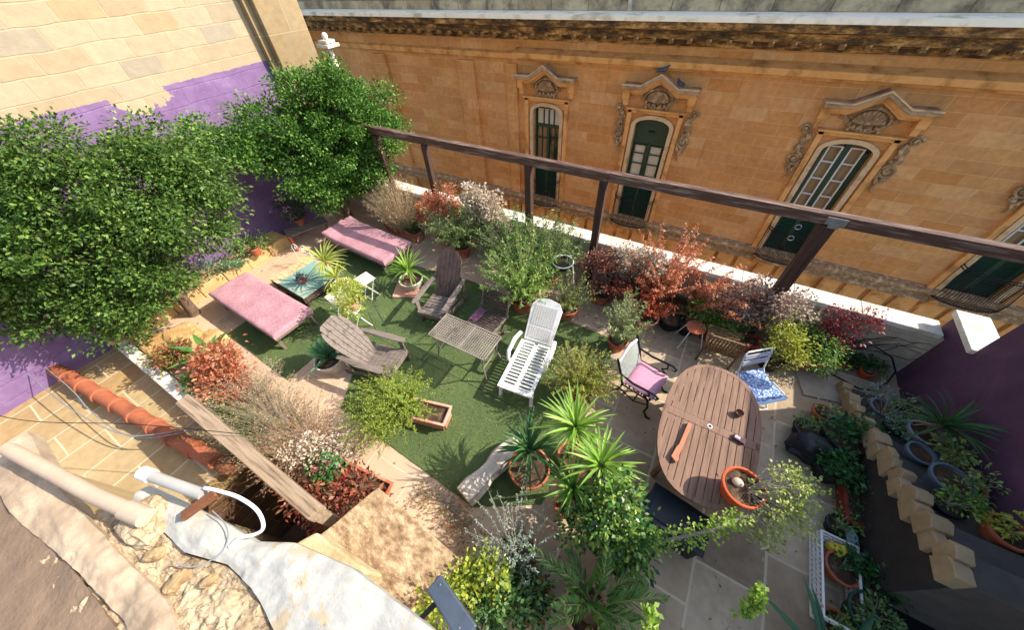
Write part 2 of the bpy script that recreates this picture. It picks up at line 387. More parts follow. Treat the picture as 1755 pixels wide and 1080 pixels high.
# hanging dry vine on the parapet
b = MB()
for k in range(9):
    x0 = U(2.5, 3.3); z0 = U(.1, .5); p = [(x0, 5.58, z0)]
    for i in range(6): p.append((p[-1][0]+U(.02, .18), 5.575+U(-.01, .01), min(1.0, p[-1][2]+U(-.04, .16))))
    b.tube(p, [.007, .006, .006, .005, .004, .004, .003], 4)
tag(b.build('dry_vine', nm('vine_bark', '4a3328', '6a4a38', 20)), 'bare dry vine stems climbing the parapet at its right end', 'vine')
# ------------------------------------------------------------------ purple wall on the right + taller near part added to shade the corner, gate pier
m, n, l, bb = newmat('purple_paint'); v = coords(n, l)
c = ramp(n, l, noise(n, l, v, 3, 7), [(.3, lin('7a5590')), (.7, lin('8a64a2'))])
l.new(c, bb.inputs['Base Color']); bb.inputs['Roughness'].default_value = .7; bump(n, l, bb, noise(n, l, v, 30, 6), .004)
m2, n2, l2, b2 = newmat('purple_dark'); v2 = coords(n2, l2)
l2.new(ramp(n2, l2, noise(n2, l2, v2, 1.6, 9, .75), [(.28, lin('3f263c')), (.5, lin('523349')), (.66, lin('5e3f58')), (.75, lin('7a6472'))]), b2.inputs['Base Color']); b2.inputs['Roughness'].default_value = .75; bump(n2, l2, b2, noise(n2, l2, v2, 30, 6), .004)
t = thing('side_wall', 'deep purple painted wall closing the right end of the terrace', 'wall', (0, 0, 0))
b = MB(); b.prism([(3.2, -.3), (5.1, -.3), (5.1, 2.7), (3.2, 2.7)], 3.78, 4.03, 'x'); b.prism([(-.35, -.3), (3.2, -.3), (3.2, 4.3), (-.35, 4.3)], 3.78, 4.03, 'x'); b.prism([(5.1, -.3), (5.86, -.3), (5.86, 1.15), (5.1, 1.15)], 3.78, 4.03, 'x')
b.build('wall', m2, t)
MB().box((3.9, 4.15, 2.74), (.33, 1.94, .08)).build('coping', copem, t, bevel=.01)
MB().box((3.9, 1.42, 4.34), (.33, 3.55, .08)).build('coping', copem, t, bevel=.01)
MB().box((3.9, 5.49, 1.19), (.36, .8, .08)).build('coping', copem, t, bevel=.01)
# ------------------------------------------------------------------ left building with purple lower wall
def leftmat():
    m, n, l, b = newmat('left_wall'); v = coords(n, l, swap=('Y', 'Z', None))
    t = n.new('ShaderNodeTexBrick'); t.inputs['Scale'].default_value = 1; t.inputs['Brick Width'].default_value = .62; t.inputs['Row Height'].default_value = .27
    t.inputs['Color1'].default_value = (0, 0, 0, 1); t.inputs['Color2'].default_value = (1, 1, 1, 1); t.inputs['Mortar'].default_value = (.5, .5, .5, 1)
    t.inputs['Mortar Size'].default_value = .012; t.inputs['Mortar Smooth'].default_value = .6
    wv = n.new('ShaderNodeTexNoise'); wv.inputs['Scale'].default_value = 2; l.new(v, wv.inputs['Vector'])
    va = n.new('ShaderNodeVectorMath'); va.operation = 'MULTIPLY_ADD'; va.inputs[1].default_value = (.07, .07, 0); l.new(wv.outputs['Color'], va.inputs[0]); l.new(v, va.inputs[2]); l.new(va.outputs[0], t.inputs['Vector'])
    c = ramp(n, l, t.outputs['Color'], [(0, lin('a08b6e')), (.35, lin('a69174')), (.7, lin('ad9a7e')), (.9, lin('988b76')), (1, lin('a88d68'))])
    nz = noise(n, l, v, 6, 9, .7)
    c = mix(n, l, .5, c, ramp(n, l, nz, [(.25, (.6, .6, .6, 1)), (.7, (1.15, 1.15, 1.15, 1))]), 'MULTIPLY')
    c = mix(n, l, math_(n, l, 'MULTIPLY', t.outputs['Fac'], .5), c, lin('ad9775'))
    gr = ramp(n, l, noise(n, l, v, 1.3, 6, .7), [(.58, (0, 0, 0, 1)), (.7, (1, 1, 1, 1))])
    c = mix(n, l, math_(n, l, 'MULTIPLY', gr, .55), c, lin('94866f'))
    s = n.new('ShaderNodeSeparateXYZ'); l.new(v, s.inputs[0])
    # painted below z = 3.58, ragged edge and one flaked patch
    edge = math_(n, l, 'ADD', s.outputs[1], math_(n, l, 'MULTIPLY', math_(n, l, 'SUBTRACT', noise(n, l, v, 5, 4), .5), .07))
    painted = math_(n, l, 'LESS_THAN', edge, 3.57)
    dx = math_(n, l, 'MULTIPLY', math_(n, l, 'SUBTRACT', s.outputs[0], 2.72), 1.9); dz = math_(n, l, 'MULTIPLY', math_(n, l, 'SUBTRACT', s.outputs[1], 3.5), 3.6)
    r2 = math_(n, l, 'ADD', math_(n, l, 'MULTIPLY', dx, dx), math_(n, l, 'MULTIPLY', dz, dz))
    r2 = math_(n, l, 'ADD', r2, math_(n, l, 'MULTIPLY', math_(n, l, 'SUBTRACT', noise(n, l, v, 4, 6, .7), .5), 3.0))
    fl = math_(n, l, 'GREATER_THAN', r2, .75)
    pn = math_(n, l, 'GREATER_THAN', noise(n, l, v, 3.4, 8, .75), .335)
    f = math_(n, l, 'MULTIPLY', math_(n, l, 'MULTIPLY', painted, fl), pn)
    pc = ramp(n, l, noise(n, l, v, 2.2, 9, .75), [(.25, lin('664c6c')), (.5, lin('785d80')), (.7, lin('886f90')), (.8, lin('a08a9e'))])
    c = mix(n, l, f, c, pc)
    l.new(c, b.inputs['Base Color']); b.inputs['Roughness'].default_value = .85; b.inputs['Specular IOR Level'].default_value = .2
    h = math_(n, l, 'SUBTRACT', nz, math_(n, l, 'MULTIPLY', t.outputs['Fac'], .5)); bump(n, l, b, h, .014, .7)
    return m
t = thing('neighbour_building', 'tall beige stone building at the left, its lower wall painted purple', 'building', (0, 0, 0))
lw = leftmat()
MB().box((-11.5, 2.2, 2), (4.0, 6.4, 14)).build('wall', lw, t)
MB().box((-11.5, -5, 2), (4.0, 8, 14)).build('wall', lw, t)
pilm = brickm('pilaster_stone', ['98835f', 'a08c68', '907a58', 'a69270'], 'a08f6e', ('Y', 'Z', None), 3.0, .8, ms=.01, dirt=plaster_dirt, bmp=.012)
MB().box((-11.35, 5.92, 2), (4.3, 1.0, 14)).build('pilaster', pilm, t, bevel=.015)
MB().box((-9.42, 5.36, 2), (.14, .14, 14)).build('pipe_chase', pilm, t)
# white post with cap
t = thing('white_post', 'slim white post with a flat cap and ball at the corner of the beige building', 'post', (-9.15, 6.75, 0))
b = MB(); b.lathe([(.09, 2.2), (.09, 3.0), (.12, 3.05), (.08, 3.15), (.07, 3.5), (.12, 3.56)], 14); b.build('shaft', copem, t, smooth=True)
b = MB(); b.box((0, 0, 3.62), (.42, .36, .07)); b.box((0, 0, 3.7), (.3, .26, .06)); b.build('cap', copem, t, bevel=.01)
b = MB(); b.sphere((0, 0, 3.8), .07, 12, 8); b.build('ball', copem, t, smooth=True)
# stone ledge along the purple wall
b = MB(); 
for i in range(7): b.box((-9.2+U(-.02, .02), -.3+i*.56, .14+U(-.01, .01)), (.6, .55, .3), (0, 0, U(-.01, .01)))
tag(b.build('stone_ledge', nm('ledge_stone', 'b8965f', 'c2a474', 7, .9, .012, c3='a98c62', sc3=2.5), bevel=.02), 'low sandy stone ledge along the foot of the purple wall', 'ledge')
from mathutils import noise as mn
def rockish(c, r, seed):
    q = MB(); q.sphere((0, 0, 0), 1, 26, 16); out = []
    for v in q.v:
        f = 1+.3*mn.noise(Vector((v[0]*1.4+seed, v[1]*1.4, v[2]*1.4)))+.14*mn.noise(Vector((v[0]*4+seed, v[1]*4, v[2]*4)))
        p = [max(-.85, min(.8, w*f)) for w in v]; out.append((c[0]+p[0]*r[0], c[1]+p[1]*r[1], c[2]+p[2]*r[2]))
    return out, q.f
b = MB()
for (x, y, z, s) in [(-7.9, .25, .2, .42), (-7.35, .5, .14, .3), (-8.2, -.12, .16, .36), (-7.6, -.15, .12, .26)]:
    b.add(*rockish((x, y, z*.5), (s, s*.75, z*1.1), x))
o = b.build('sand_rocks', nm('sandstone_rock', 'b8955f', 'a57e4a', 5, .9, .02, c3='c9ab78', sc3=2), bevel=0); tag(o, 'yellow sandstone rocks at the corner under the big left tree', 'rocks')
# ------------------------------------------------------------------ south edge: white coping, roof
b = MB(); x = -14
while x < -4.75:
    L = min(U(.9, 1.3), -4.7-x); b.box((x+L/2, -.47, -.02), (L-.003, .2, .34+U(-.004, .004))); x += L
tag(b.build('low_kerb_wall', copem, bevel=.012), 'low whitewashed kerb wall between the terrace planting and the sandy roof slabs', 'kerb wall')
wood = nm('grey_wood', '8c7862', 'a8937a', 3, .85, .006, stretch=(1, 14, 14), c3='6b5848', sc3=2)
t = thing('timber_handrail', 'thick weathered square timber rail on posts over the stairwell', 'handrail', (0, 0, 0))
b = MB(); b.box((-3.92, -.43, .88), (2.9, .17, .15)); b.build('rail', wood, t, bevel=.012)
for x in (-5.25, -4.45): MB().box((x, -.44, .3), (.13, .13, 1.0)).build('post', wood, t, bevel=.008)
b = MB(); b.box((-2.55, -.44, .3), (.13, .13, 1.0)); b.build('post', wood, t, bevel=.008)
# ------------------------------------------------------------------ opposite palace
BY = 12.0
ochre = ['cc8a4c', 'd3955a', 'd89c62', 'dfa86e', 'cf8f50', 'd99f60', 'c98e58']
def soot(n, l, c):
    v = n.new('ShaderNodeTexCoord').outputs['Object']; s = n.new('ShaderNodeSeparateXYZ'); l.new(v, s.inputs[0])
    mp = n.new('ShaderNodeMapping'); mp.inputs['Scale'].default_value = (1.6, 1.6, .35); l.new(v, mp.inputs[0])
    nz = noise(n, l, mp.outputs[0], 1.6, 8, .7)
    up = n.new('ShaderNodeMapRange'); up.inputs['From Min'].default_value = 2.55; up.inputs['From Max'].default_value = 3.6; up.inputs['To Min'].default_value = -.22; up.inputs['To Max'].default_value = .27; l.new(s.outputs[2], up.inputs[0])
    g = ramp(n, l, math_(n, l, 'ADD', nz, up.outputs[0]), [(.56, (0, 0, 0, 1)), (.74, (1, 1, 1, 1))])
    c = mix(n, l, math_(n, l, 'MULTIPLY', g, .86), c, lin('3a2c20'))
    nz2 = noise(n, l, v, .55, 6, .6); g2 = ramp(n, l, nz2, [(.5, (0, 0, 0, 1)), (.7, (1, 1, 1, 1))])
    c = mix(n, l, math_(n, l, 'MULTIPLY', g2, .3), c, lin('a5733f'))
    m2_ = n.new('ShaderNodeMapping'); m2_.inputs['Scale'].default_value = (5, 5, .5); l.new(v, m2_.inputs[0])
    st = ramp(n, l, noise(n, l, m2_.outputs[0], 1.3, 7, .7), [(.56, (0, 0, 0, 1)), (.7, (1, 1, 1, 1))])
    c = mix(n, l, math_(n, l, 'MULTIPLY', st, .4), c, lin('8a6038'))
    low = n.new('ShaderNodeMapRange'); low.inputs['From Min'].default_value = -2.9; low.inputs['From Max'].default_value = -1.7; low.inputs['To Min'].default_value = .12; low.inputs['To Max'].default_value = -.3; l.new(s.outputs[2], low.inputs[0])
    g3 = ramp(n, l, math_(n, l, 'ADD', nz, low.outputs[0]), [(.5, (0, 0, 0, 1)), (.7, (1, 1, 1, 1))])
    c = mix(n, l, math_(n, l, 'MULTIPLY', g3, .5), c, lin('6a4828'))
    return c
fac = brickm('ashlar', ochre, 'dfae78', ('X', 'Z', None), .82, .3, ms=.006, dirt=soot, bmp=.006, msoft=.3)
trim = nm('ochre_trim', 'd6964f', 'e2a868', 5, .85, .008, c3='a47038', sc3=2.2)
pale_trim = nm('pale_trim', 'd8b78c', 'cba578', 6, .85, .005, c3='a9875e', sc3=3)
dark_trim = nm('sooty_carving', 'a5845e', '7d6246', 8, .9, .01, c3='d0ac80', sc3=7)
m, n, l, bb = newmat('soot_cornice'); v = coords(n, l)
mpc = n.new('ShaderNodeMapping'); mpc.inputs['Scale'].default_value = (.6, 1.5, 1.5); l.new(v, mpc.inputs[0])
c = ramp(n, l, noise(n, l, mpc.outputs[0], 3.5, 9, .75), [(.36, lin('33291f')), (.46, lin('5a452e')), (.54, lin('96703e')), (.64, lin('dcb070'))])
l.new(c, bb.inputs['Base Color']); bb.inputs['Roughness'].default_value = .95; bump(n, l, bb, noise(n, l, v, 14, 8), .03)
soot_m = m
grey_attic = brickm('attic', ['c4b08e', 'b09c7c', 'd0bc98', 'b8a482'], '857258', ('X', 'Z', None), 1.1, .5, ms=.012, dirt=lambda n, l, c: mix(n, l, math_(n, l, 'MULTIPLY', ramp(n, l, noise(n, l, n.new('ShaderNodeTexCoord').outputs['Object'], 1.8, 8, .7), [(.45, (0, 0, 0, 1)), (.65, (1, 1, 1, 1))]), .75), c, lin('3b342d')))
XL, XR = -34, 14; WX = [-5.67, -2.02, 2.92, 7.4]; HW = .53; ZB, ZS, ZA = -2.35, 1.02, 1.24
pal = thing('stone_palace', 'long ornate ochre stone facade across the street with pedimented tall windows', 'building', (0, 0, 0))
b = MB(); Y = BY
def strip(x0, x1, z0, z1): b.add([(x0, Y, z0), (x1, Y, z0), (x1, Y, z1), (x0, Y, z1)], [(0, 1, 2, 3)])
xs = [XL] + sum([[c-HW, c+HW] for c in WX], []) + [XR]
for i in range(0, len(xs), 2): strip(xs[i], xs[i+1], -9, 3.2)
for cx in WX:
    strip(cx-HW, cx+HW, -9, ZB)
    arc = [(cx+HW*math.cos(a), ZS+(ZA-ZS)*math.sin(a)) for a in [math.pi*k/12 for k in range(13)]]
    for k in range(12):
        (xa, za), (xb, zb) = arc[k], arc[k+1]; b.add([(xa, Y, za), (xb, Y, zb), (xb, Y, 3.2), (xa, Y, 3.2)], [(0, 1, 2, 3)])
        b.add([(xa, Y, za), (xb, Y, zb), (xb, Y+.3, zb), (xa, Y+.3, za)], [(0, 1, 2, 3)])
    for s in (-1, 1): b.add([(cx+s*HW, Y, ZB), (cx+s*HW, Y+.3, ZB), (cx+s*HW, Y+.3, ZS), (cx+s*HW, Y, ZS)], [(0, 1, 2, 3)])
    b.add([(cx-HW, Y, ZB), (cx+HW, Y, ZB), (cx+HW, Y+.3, ZB), (cx-HW, Y+.3, ZB)], [(0, 1, 2, 3)])
b.build('wall', fac, pal)
MB().box(((XL+XR)/2, BY+2.6, -2.2), (XR-XL, 4.2, 13)).build('inner_block', trim, pal)
# pilaster strips, string course, cornice, ledges
for (x0, x1) in [(-9.28, -8.56), (-7.2, -6.8), (-13.6, -12.9)]:
    MB().box(((x0+x1)/2, BY-.05, -3.2), (x1-x0, .13, 11.2)).build('pilaster', fac, pal, bevel=.01)
prof = [(BY+.02, 2.5), (BY-.1, 2.5), (BY-.13, 2.56), (BY-.3, 2.6), (BY-.32, 2.74), (BY-.12, 2.8), (BY+.02, 2.84)]
def extr(name, prof, x0, x1, mat, bev=0): return MB().prism(prof, x0, x1, 'x').build(name, mat, pal, bevel=bev)
extr('string_course', prof, -6.8, XR, trim)
extr('string_course', [(y+.17 if y < BY else y, z-.06) for y, z in prof], XL, -6.8, trim)
extr('cornice', [(BY+.02, 3.05), (BY-.12, 3.05), (BY-.16, 3.16), (BY-.42, 3.24), (BY-.46, 3.4), (BY-.72, 3.46), (BY-.76, 3.62), (BY+.02, 3.62)], XL, XR, soot_m)
extr('gutter_ledge', [(BY-.84, 3.62), (BY-.84, 3.72), (BY+.3, 3.76), (BY+.3, 3.6)], XL, XR, nm('ledge_sun_white', 'fff2d6', 'f6e8cc', 5, .8, c3='c8b898', sc3=2))  # near-white colour stands in for sun on the ledge
d0 = MB().box((0, 0, 0), (.12, .26, .1)).build('dentil', soot_m, pal); d0.location = (-20, BY-.3, 3.2); x = -19.55
while x < XR: q = d0.copy(); COL.objects.link(q); q.location = (x, BY-.3, 3.2); x += .45
MB().box(((XL+XR)/2, BY-.05, 4.4), (XR-XL, .3, 1.3)).build('attic_wall', grey_attic, pal)
MB().box((-3.25, BY-.25, 4.2), (.09, .09, .95)).build('downpipe', copem, pal)
extr('ledge', [(BY+.02, -2.12), (BY-.22, -2.16), (BY-.26, -2.26), (BY-.12, -2.32), (BY-.12, -2.44), (BY-.2, -2.5), (BY-.2, -2.58), (BY+.02, -2.62)], XL, XR, dark_trim)
b = MB(); x = -9.0
while x < XR:
    b.box((x, BY-.03, -3.6), (.5, .08, 1.9)); x += .62
b.build('ribs', trim, pal, bevel=.02)
extr('ledge', [(BY+.02, -4.5), (BY-.24, -4.55), (BY-.24, -4.7), (BY+.02, -4.75)], XL, XR, trim)
# windows
green = nm('shutter_green', '16321f', '1f3f29', 10, .5, .001, spec=.5)
white = nm('window_white', 'ddd8cb', 'cfc9ba', 12, .6, .001)
m, n, l, bb = newmat('glass'); bb.inputs['Base Color'].default_value = lin('5a5140'); bb.inputs['Roughness'].default_value = .08; bb.inputs['Specular IOR Level'].default_value = .8
l.new(ramp(n, l, noise(n, l, coords(n, l), 1.4, 3), [(.35, lin('3c3228')), (.6, lin('8d7c60'))]), bb.inputs['Base Color']); glass = m
blind = nm('cream_blind', 'd9cfb8', 'cfc3a8', 5, .7, .001)
iron = nm('wrought_iron', '1c1b1c', '2a2829', 20, .5, .001, metal=.3)
curt = nm('curtain', '8a6a48', 'a78a63', 3, .8, .002, stretch=(8, 1, .5))
def curve_pts(f, a, b_, k): return [f(a+(b_-a)*i/k) for i in range(k+1)]
def scroll_carving(cx, side):
    """S-scroll swag hanging beside the window"""
    b = MB(); y = BY-.06
    def P(u, w): return (cx+side*u, y, w)
    r = []
    for k in range(22): a = k*.42; q = .13*(1-k/26); r.append(P(.1+q*math.cos(a), 1.45+q*math.sin(a)))
    b.tube(r, [.03]*22, 6)
    r = []
    for k in range(24): a = math.pi+k*.42; q = .17*(1-k/28); r.append(P(.02+q*math.cos(a), .72+q*math.sin(a)))
    b.tube(r, [.034]*24, 6)
    b.tube([P(.0, 1.38), P(-.05, 1.25), P(.03, 1.1), P(.08, 1.0), P(-.02, .9), P(-.14, .78)], [.05, .07, .06, .07, .05, .035], 6)
    b.tube([P(-.14, .68), P(-.12, .52), P(-.02, .4), P(-.06, .28), P(-.0, .15)], [.035, .05, .045, .035, .015], 6)
    for (u, w, s) in [(.05, 1.2, .07), (-.02, 1.08, .06), (.1, .98, .06), (-.06, .94, .05), (.02, .48, .05), (-.08, .42, .04), (.09, 1.45, .05), (.02, .72, .055)]:
        b.sphere(P(u, w), (s, .05, s*1.2), 7, 5)
    for k in range(6): a = k*.5-.4; b.tube([P(.02, .55), P(.02+.14*math.sin(a), .55-.16*math.cos(a))], [.03, .008], 5)
    return b.build('scroll_carving', dark_trim, pal, smooth=True)
for wi, cx in enumerate(WX):
    # stone frame
    b = MB()
    for s in (-1, 1):
        b.box((cx+s*(HW+.06), BY-.03, (ZB+ZS)/2), (.12, .1, ZS-ZB))
    ring = [(cx+(HW+.12)*math.cos(a), ZS+(ZA-ZS+.11)*math.sin(a)) for a in [math.pi*k/14 for k in range(15)]]
    inn = [(cx+HW*math.cos(a), ZS+(ZA-ZS)*math.sin(a)) for a in [math.pi*(14-k)/14 for k in range(15)]]
    b.prism(ring+inn, BY-.08, BY+.02, 'y'); b.build('window_surround', pale_trim, pal)
    b = MB()
    for s in (-1, 1):
        b.box((cx+s*.76, BY-.055, -.42), (.13, .13, 3.9)); b.box((cx+s*.93, BY-.12, 1.88), (.2, .28, .24)); b.box((cx+s*.93, BY-.08, 1.68), (.14, .18, .2))
    b.box((cx, BY-.05, 1.43), (1.68, .14, .09)); b.box((cx, BY-.09, 1.5), (1.74, .2, .05))
    b.build('window_moulding', trim, pal, bevel=.008)
    # pediment: level ends, raised gable
    b = MB(); y0, y1 = BY-.42, BY+.02
    gab = [(-1.06, 2.06), (-.52, 2.06), (0, 2.36), (.52, 2.06), (1.06, 2.06)]
    top = [(cx+x, z+.09) for x, z in gab]; bot = [(cx+x, z) for x, z in gab][::-1]
    b.prism(top+bot, y0, y1, 'y'); 
    b.build('pediment', nm('pediment_stone', 'b99a74', 'a5886a', 5, .9, .01, c3='5e4c3c', sc3=1.6), pal, bevel=.01)
    b = MB(); g2 = [(-1.0, 1.97), (-.5, 1.97), (0, 2.27), (.5, 1.97), (1.0, 1.97)]
    b.prism([(cx+x, z+.1) for x, z in g2]+[(cx+x, z) for x, z in g2][::-1], BY-.3, y1, 'y')
    g3 = [(-.96, 1.9), (-.48, 1.9), (0, 2.2), (.48, 1.9), (.96, 1.9)]
    b.prism([(cx+x, z+.08) for x, z in g3]+[(cx+x, z) for x, z in g3][::-1], BY-.2, y1, 'y')
    b.build('pediment_moulding', trim, pal)
    b = MB(); ft = [(-1.06, 2.15), (-.52, 2.15), (0, 2.45), (.52, 2.15), (1.06, 2.15)]
    b.prism([(cx+x, z+.035) for x, z in ft]+[(cx+x, z+.001) for x, z in ft][::-1], BY-.45, BY-.36, 'y'); b.build('pediment_edge', pale_trim, pal)
    # shell medallion
    b = MB(); y = BY-.08
    b.tube([(cx+.4*math.cos(a), y, 1.8+.25*math.sin(a)) for a in [2*math.pi*k/28 for k in range(28)]], .045, 6, closed=True)
    for k in range(9):
        a = math.pi*(.08+.84*k/8); b.tube([(cx, y-.02, 1.72), (cx+.18*math.cos(a), y-.07, 1.72+.16*math.sin(a)), (cx+.31*math.cos(a), y-.05, 1.72+.29*math.sin(a))], [.02, .04, .055], 6)
    for s in (-1, 1):
        for (u, w, q) in [(.1, 1.63, .06), (.22, 1.64, .05), (.33, 1.7, .05), (.38, 1.84, .04), (.3, 1.57, .04), (.04, 1.58, .045)]: b.sphere((cx+s*u, y-.03, w), (q, .06, q), 7, 5)
        b.tube([(cx+s*(.5+.08*math.cos(k*.5)*(1-k/12)), y, 1.78+.1*math.sin(k*.5)*(1-k/12)) for k in range(11)], .022, 5)
    b.build('shell_medallion', dark_trim, pal, smooth=True)
    if wi: scroll_carving(cx-1.0, -1); scroll_carving(cx+1.0, 1)
    # joinery
    yg = BY+.2
    win = MB(); t_ = .055
    for s in (-1, 1): win.box((cx+s*(HW-t_/2), yg, (ZB+ZS)/2), (t_, .1, ZS-ZB))
    arc = [(cx+HW*math.cos(a), ZS+(ZA-ZS)*math.sin(a)) for a in [math.pi*k/12 for k in range(13)]]
    arc2 = [(cx+(HW-.05)*math.cos(a), ZS+(ZA-ZS-.05)*math.sin(a)) for a in [math.pi*(12-k)/12 for k in range(13)]]
    win.prism(arc+arc2, yg-.05, yg+.05, 'y')
    if wi == 0:
        win.box((cx, yg, .55), (1.0, .11, .09)); win.box((cx, yg-.01, -.7), (.1, .1, 2.5)); win.box((cx, yg, -.75), (1.0, .1, .1))
        for s in (-1, 1):
            win.box((cx+s*.2, yg-.003, .82), (.03, .06, .5)); win.box((cx+s*.26, yg, -.1), (.03, .05, 1.3))
        win.box((cx, yg-.002, .82), (.04, .06, .5)); win.box((cx, yg-.004, .12), (1.0, .05, .03))
    elif wi == 1:
        win.prism([(cx-HW+.05, .42)]+[(x, z-.01) for x, z in arc2]+[(cx+HW-.05, .42)], yg-.02, yg+.04, 'y')
        win.box((cx, yg-.005, -.8), (.09, .1, 2.5)); win.box((cx, yg-.006, -.68), (1.0, .1, .08))
        win.lathe([(.1, 0), (.1, .03), (.05, .05)], 12, (cx, yg-.05, .8))
    else:
        win.box((cx, yg-.005, -.4), (.12, .1, 3.2)); win.box((cx, yg-.006, -.9), (1.0, .1, .12))
        for s in (-1, 1): win.box((cx+s*.45, yg-.01, -.3), (.07, .09, 2.6))
    fr = win.build('window', green, pal, bevel=.003)
    sa = MB()
    if wi >= 2:
        for s in (-1, 1):
            for u in (.09, .37): sa.box((cx+s*u, yg-.04, .12), (.035, .05, 1.95))
            for w_ in (1.08, .68, .22, -.24, -.82): sa.box((cx+s*.23, yg-.042, w_), (.28, .045, .028))
        sa.build('sash', white, fr)
    elif wi == 1:
        for s in (-1, 1):
            for u in (.07, .44): sa.box((cx+s*u, yg-.04, -.12), (.03, .05, 1.05))
            for w_ in (.4, .13, -.2, -.62): sa.box((cx+s*.255, yg-.042, w_), (.36, .045, .025))
        sa.build('sash', green, fr)
    g = MB(); g.box((cx, yg+.09, -.55), (1.06, .02, 3.7)); g.build('pane', glass, fr)
    bl = MB()
    if wi == 1:
        for s in (-1, 1): bl.box((cx+s*.255, yg+.03, -.12), (.34, .02, 1.02))
        bl.build('blind', blind, fr)
    if wi == 0:
        bl.box((cx, yg+.04, .83), (.9, .02, .5)); bl.build('blind', blind, fr)
        MB().box((cx-.25, yg+.05, -.1), (.36, .02, 1.2)).build('curtain', curt, fr)
    if wi >= 2:
        MB().box((cx, yg+.06, .1), (.8, .02, 2.0)).build('curtain', curt, fr)
    # louvred doors below
    lv = MB()
    for s in (-1, 1):
        z = -2.28
        while z < -1.0: lv.box((cx+s*.26, yg-.03, z), (.4, .05, .02), (R(30), 0, 0)); z += .055
    lv.build('louvre', green, fr)
    # balcony
    ba = MB(); hw = .72; pts = []
    for k in range(25):
        t2 = k/24
        pts.append((cx-hw+2*hw*t2, BY-.1-.42*math.sin(math.pi*t2)**.35 if 0 < t2 < 1 else BY-.02))
    for zz in (-1.22, -1.3, -2.26): ba.tube([(x, y, zz) for x, y in pts], .014, 5)
    for (x, y) in pts[1:-1]: ba.tube([(x, y, -2.3), (x, y-.05, -2.0), (x, y+.02, -1.6), (x, y, -1.22)], .009, 4)
    ba.build('balcony_railing', iron, pal)
    MB().prism([(x, y) for x, y in pts]+[(cx+hw, BY+.02), (cx-hw, BY+.02)], -2.36, -2.29).build('balcony_slab', dark_trim, pal)
    for s in (-1, 1): b = MB(); b.prism([(BY+.01, -2.37), (BY-.32, -2.37), (BY-.25, -2.5), (BY-.08, -2.75), (BY+.01, -3.0)], cx+s*.5-.08, cx+s*.5+.08, 'x'); b.build('bracket', trim, pal, bevel=.01)
# pigeons
pg = nm('pigeon_grey', '3c4048', '585c66', 12, .6, .001)
for k, (x, z, rz, lb) in enumerate([(-2.02, 2.485, .3, 'dark grey pigeon on the peak of the middle pediment'), (-1.5, 2.2, 2.4, 'dark grey pigeon on the right slope of the middle pediment')]):
    t = thing('pigeon', lb, 'pigeon', (x, BY-.4, z), rz, 'pigeons on the pediment')
    b = MB(); b.tube([(-.2, 0, .04), (-.12, 0, .06), (-.05, 0, .085), (.03, 0, .1), (.08, 0, .13), (.1, 0, .165), (.125, 0, .185), (.15, 0, .18)], [.012, .03, .055, .062, .045, .026, .03, .01], 9)
    b.build('body', pg, t, smooth=True)
    for s in (-1, 1): MB().tube([(.0, s*.02, .06), (.01, s*.02, .0)], .006, 5).build('leg', nm('bird_leg', '8a4a40'), t); MB().sphere((-.05, s*.05, .095), (.1, .018, .04), 8, 5).build('wing', pg, t, smooth=True)
# ------------------------------------------------------------------ pergola
pw = nm('pergola_wood', '4a3227', '5e4435', 4, .8, .006, stretch=(1, 10, 10), c3='8a7566', sc3=2.2)  # paler patches stand in for sun highlights on the beam
pwp = nm('pergola_post_wood', '3e2a21', '523a2e', 4, .8, .006, stretch=(10, 10, 1), c3='2a1e19', sc3=2)
t = thing('pergola', 'dark brown timber pergola frame, one long beam on five posts along the parapet', 'pergola', (0, 5.42, 0))
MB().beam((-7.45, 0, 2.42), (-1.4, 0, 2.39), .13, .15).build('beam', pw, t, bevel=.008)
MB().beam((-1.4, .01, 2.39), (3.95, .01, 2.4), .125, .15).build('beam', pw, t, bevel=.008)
for (x, wd) in [(-6.8, .12), (-5.38, .12), (-2.9, .13), (-1.47, .13), (1.62, .17)]:
    MB().box((x, .0, 1.16), (wd, wd, 2.32)).build('post', pwp, t, bevel=.008)
MB().beam((-6.9, .02, 1.2), (-6.75, -.1, 2.3), .05, .05).build('brace', pwp, t)
b = MB(); b.box((1.66, -.075, 2.4), (.22, .012, .1)); b.box((1.66, -.08, 2.34), (.12, .02, .06)); b.build('bracket', nm('steel', '9a9a98', 'b5b5b2', 10, .35, .001, metal=.8), t)
t2 = thing('wind_chime', 'small metal rings hanging from the pergola beam beside the right post', 'wind chime', (1.32, 5.33, 0))
b = MB()
for z in (2.24, 2.06): b.tube([(.035*math.cos(a), 0, z+.035*math.sin(a)) for a in [k*math.pi/6 for k in range(12)]], .006, 5, closed=True)
b.build('rings', nm('steel', '9a9a98'), t2); MB().tube([(0, 0, 2.33), (0, 0, 2.0)], .003, 4).build('cord', iron, t2)
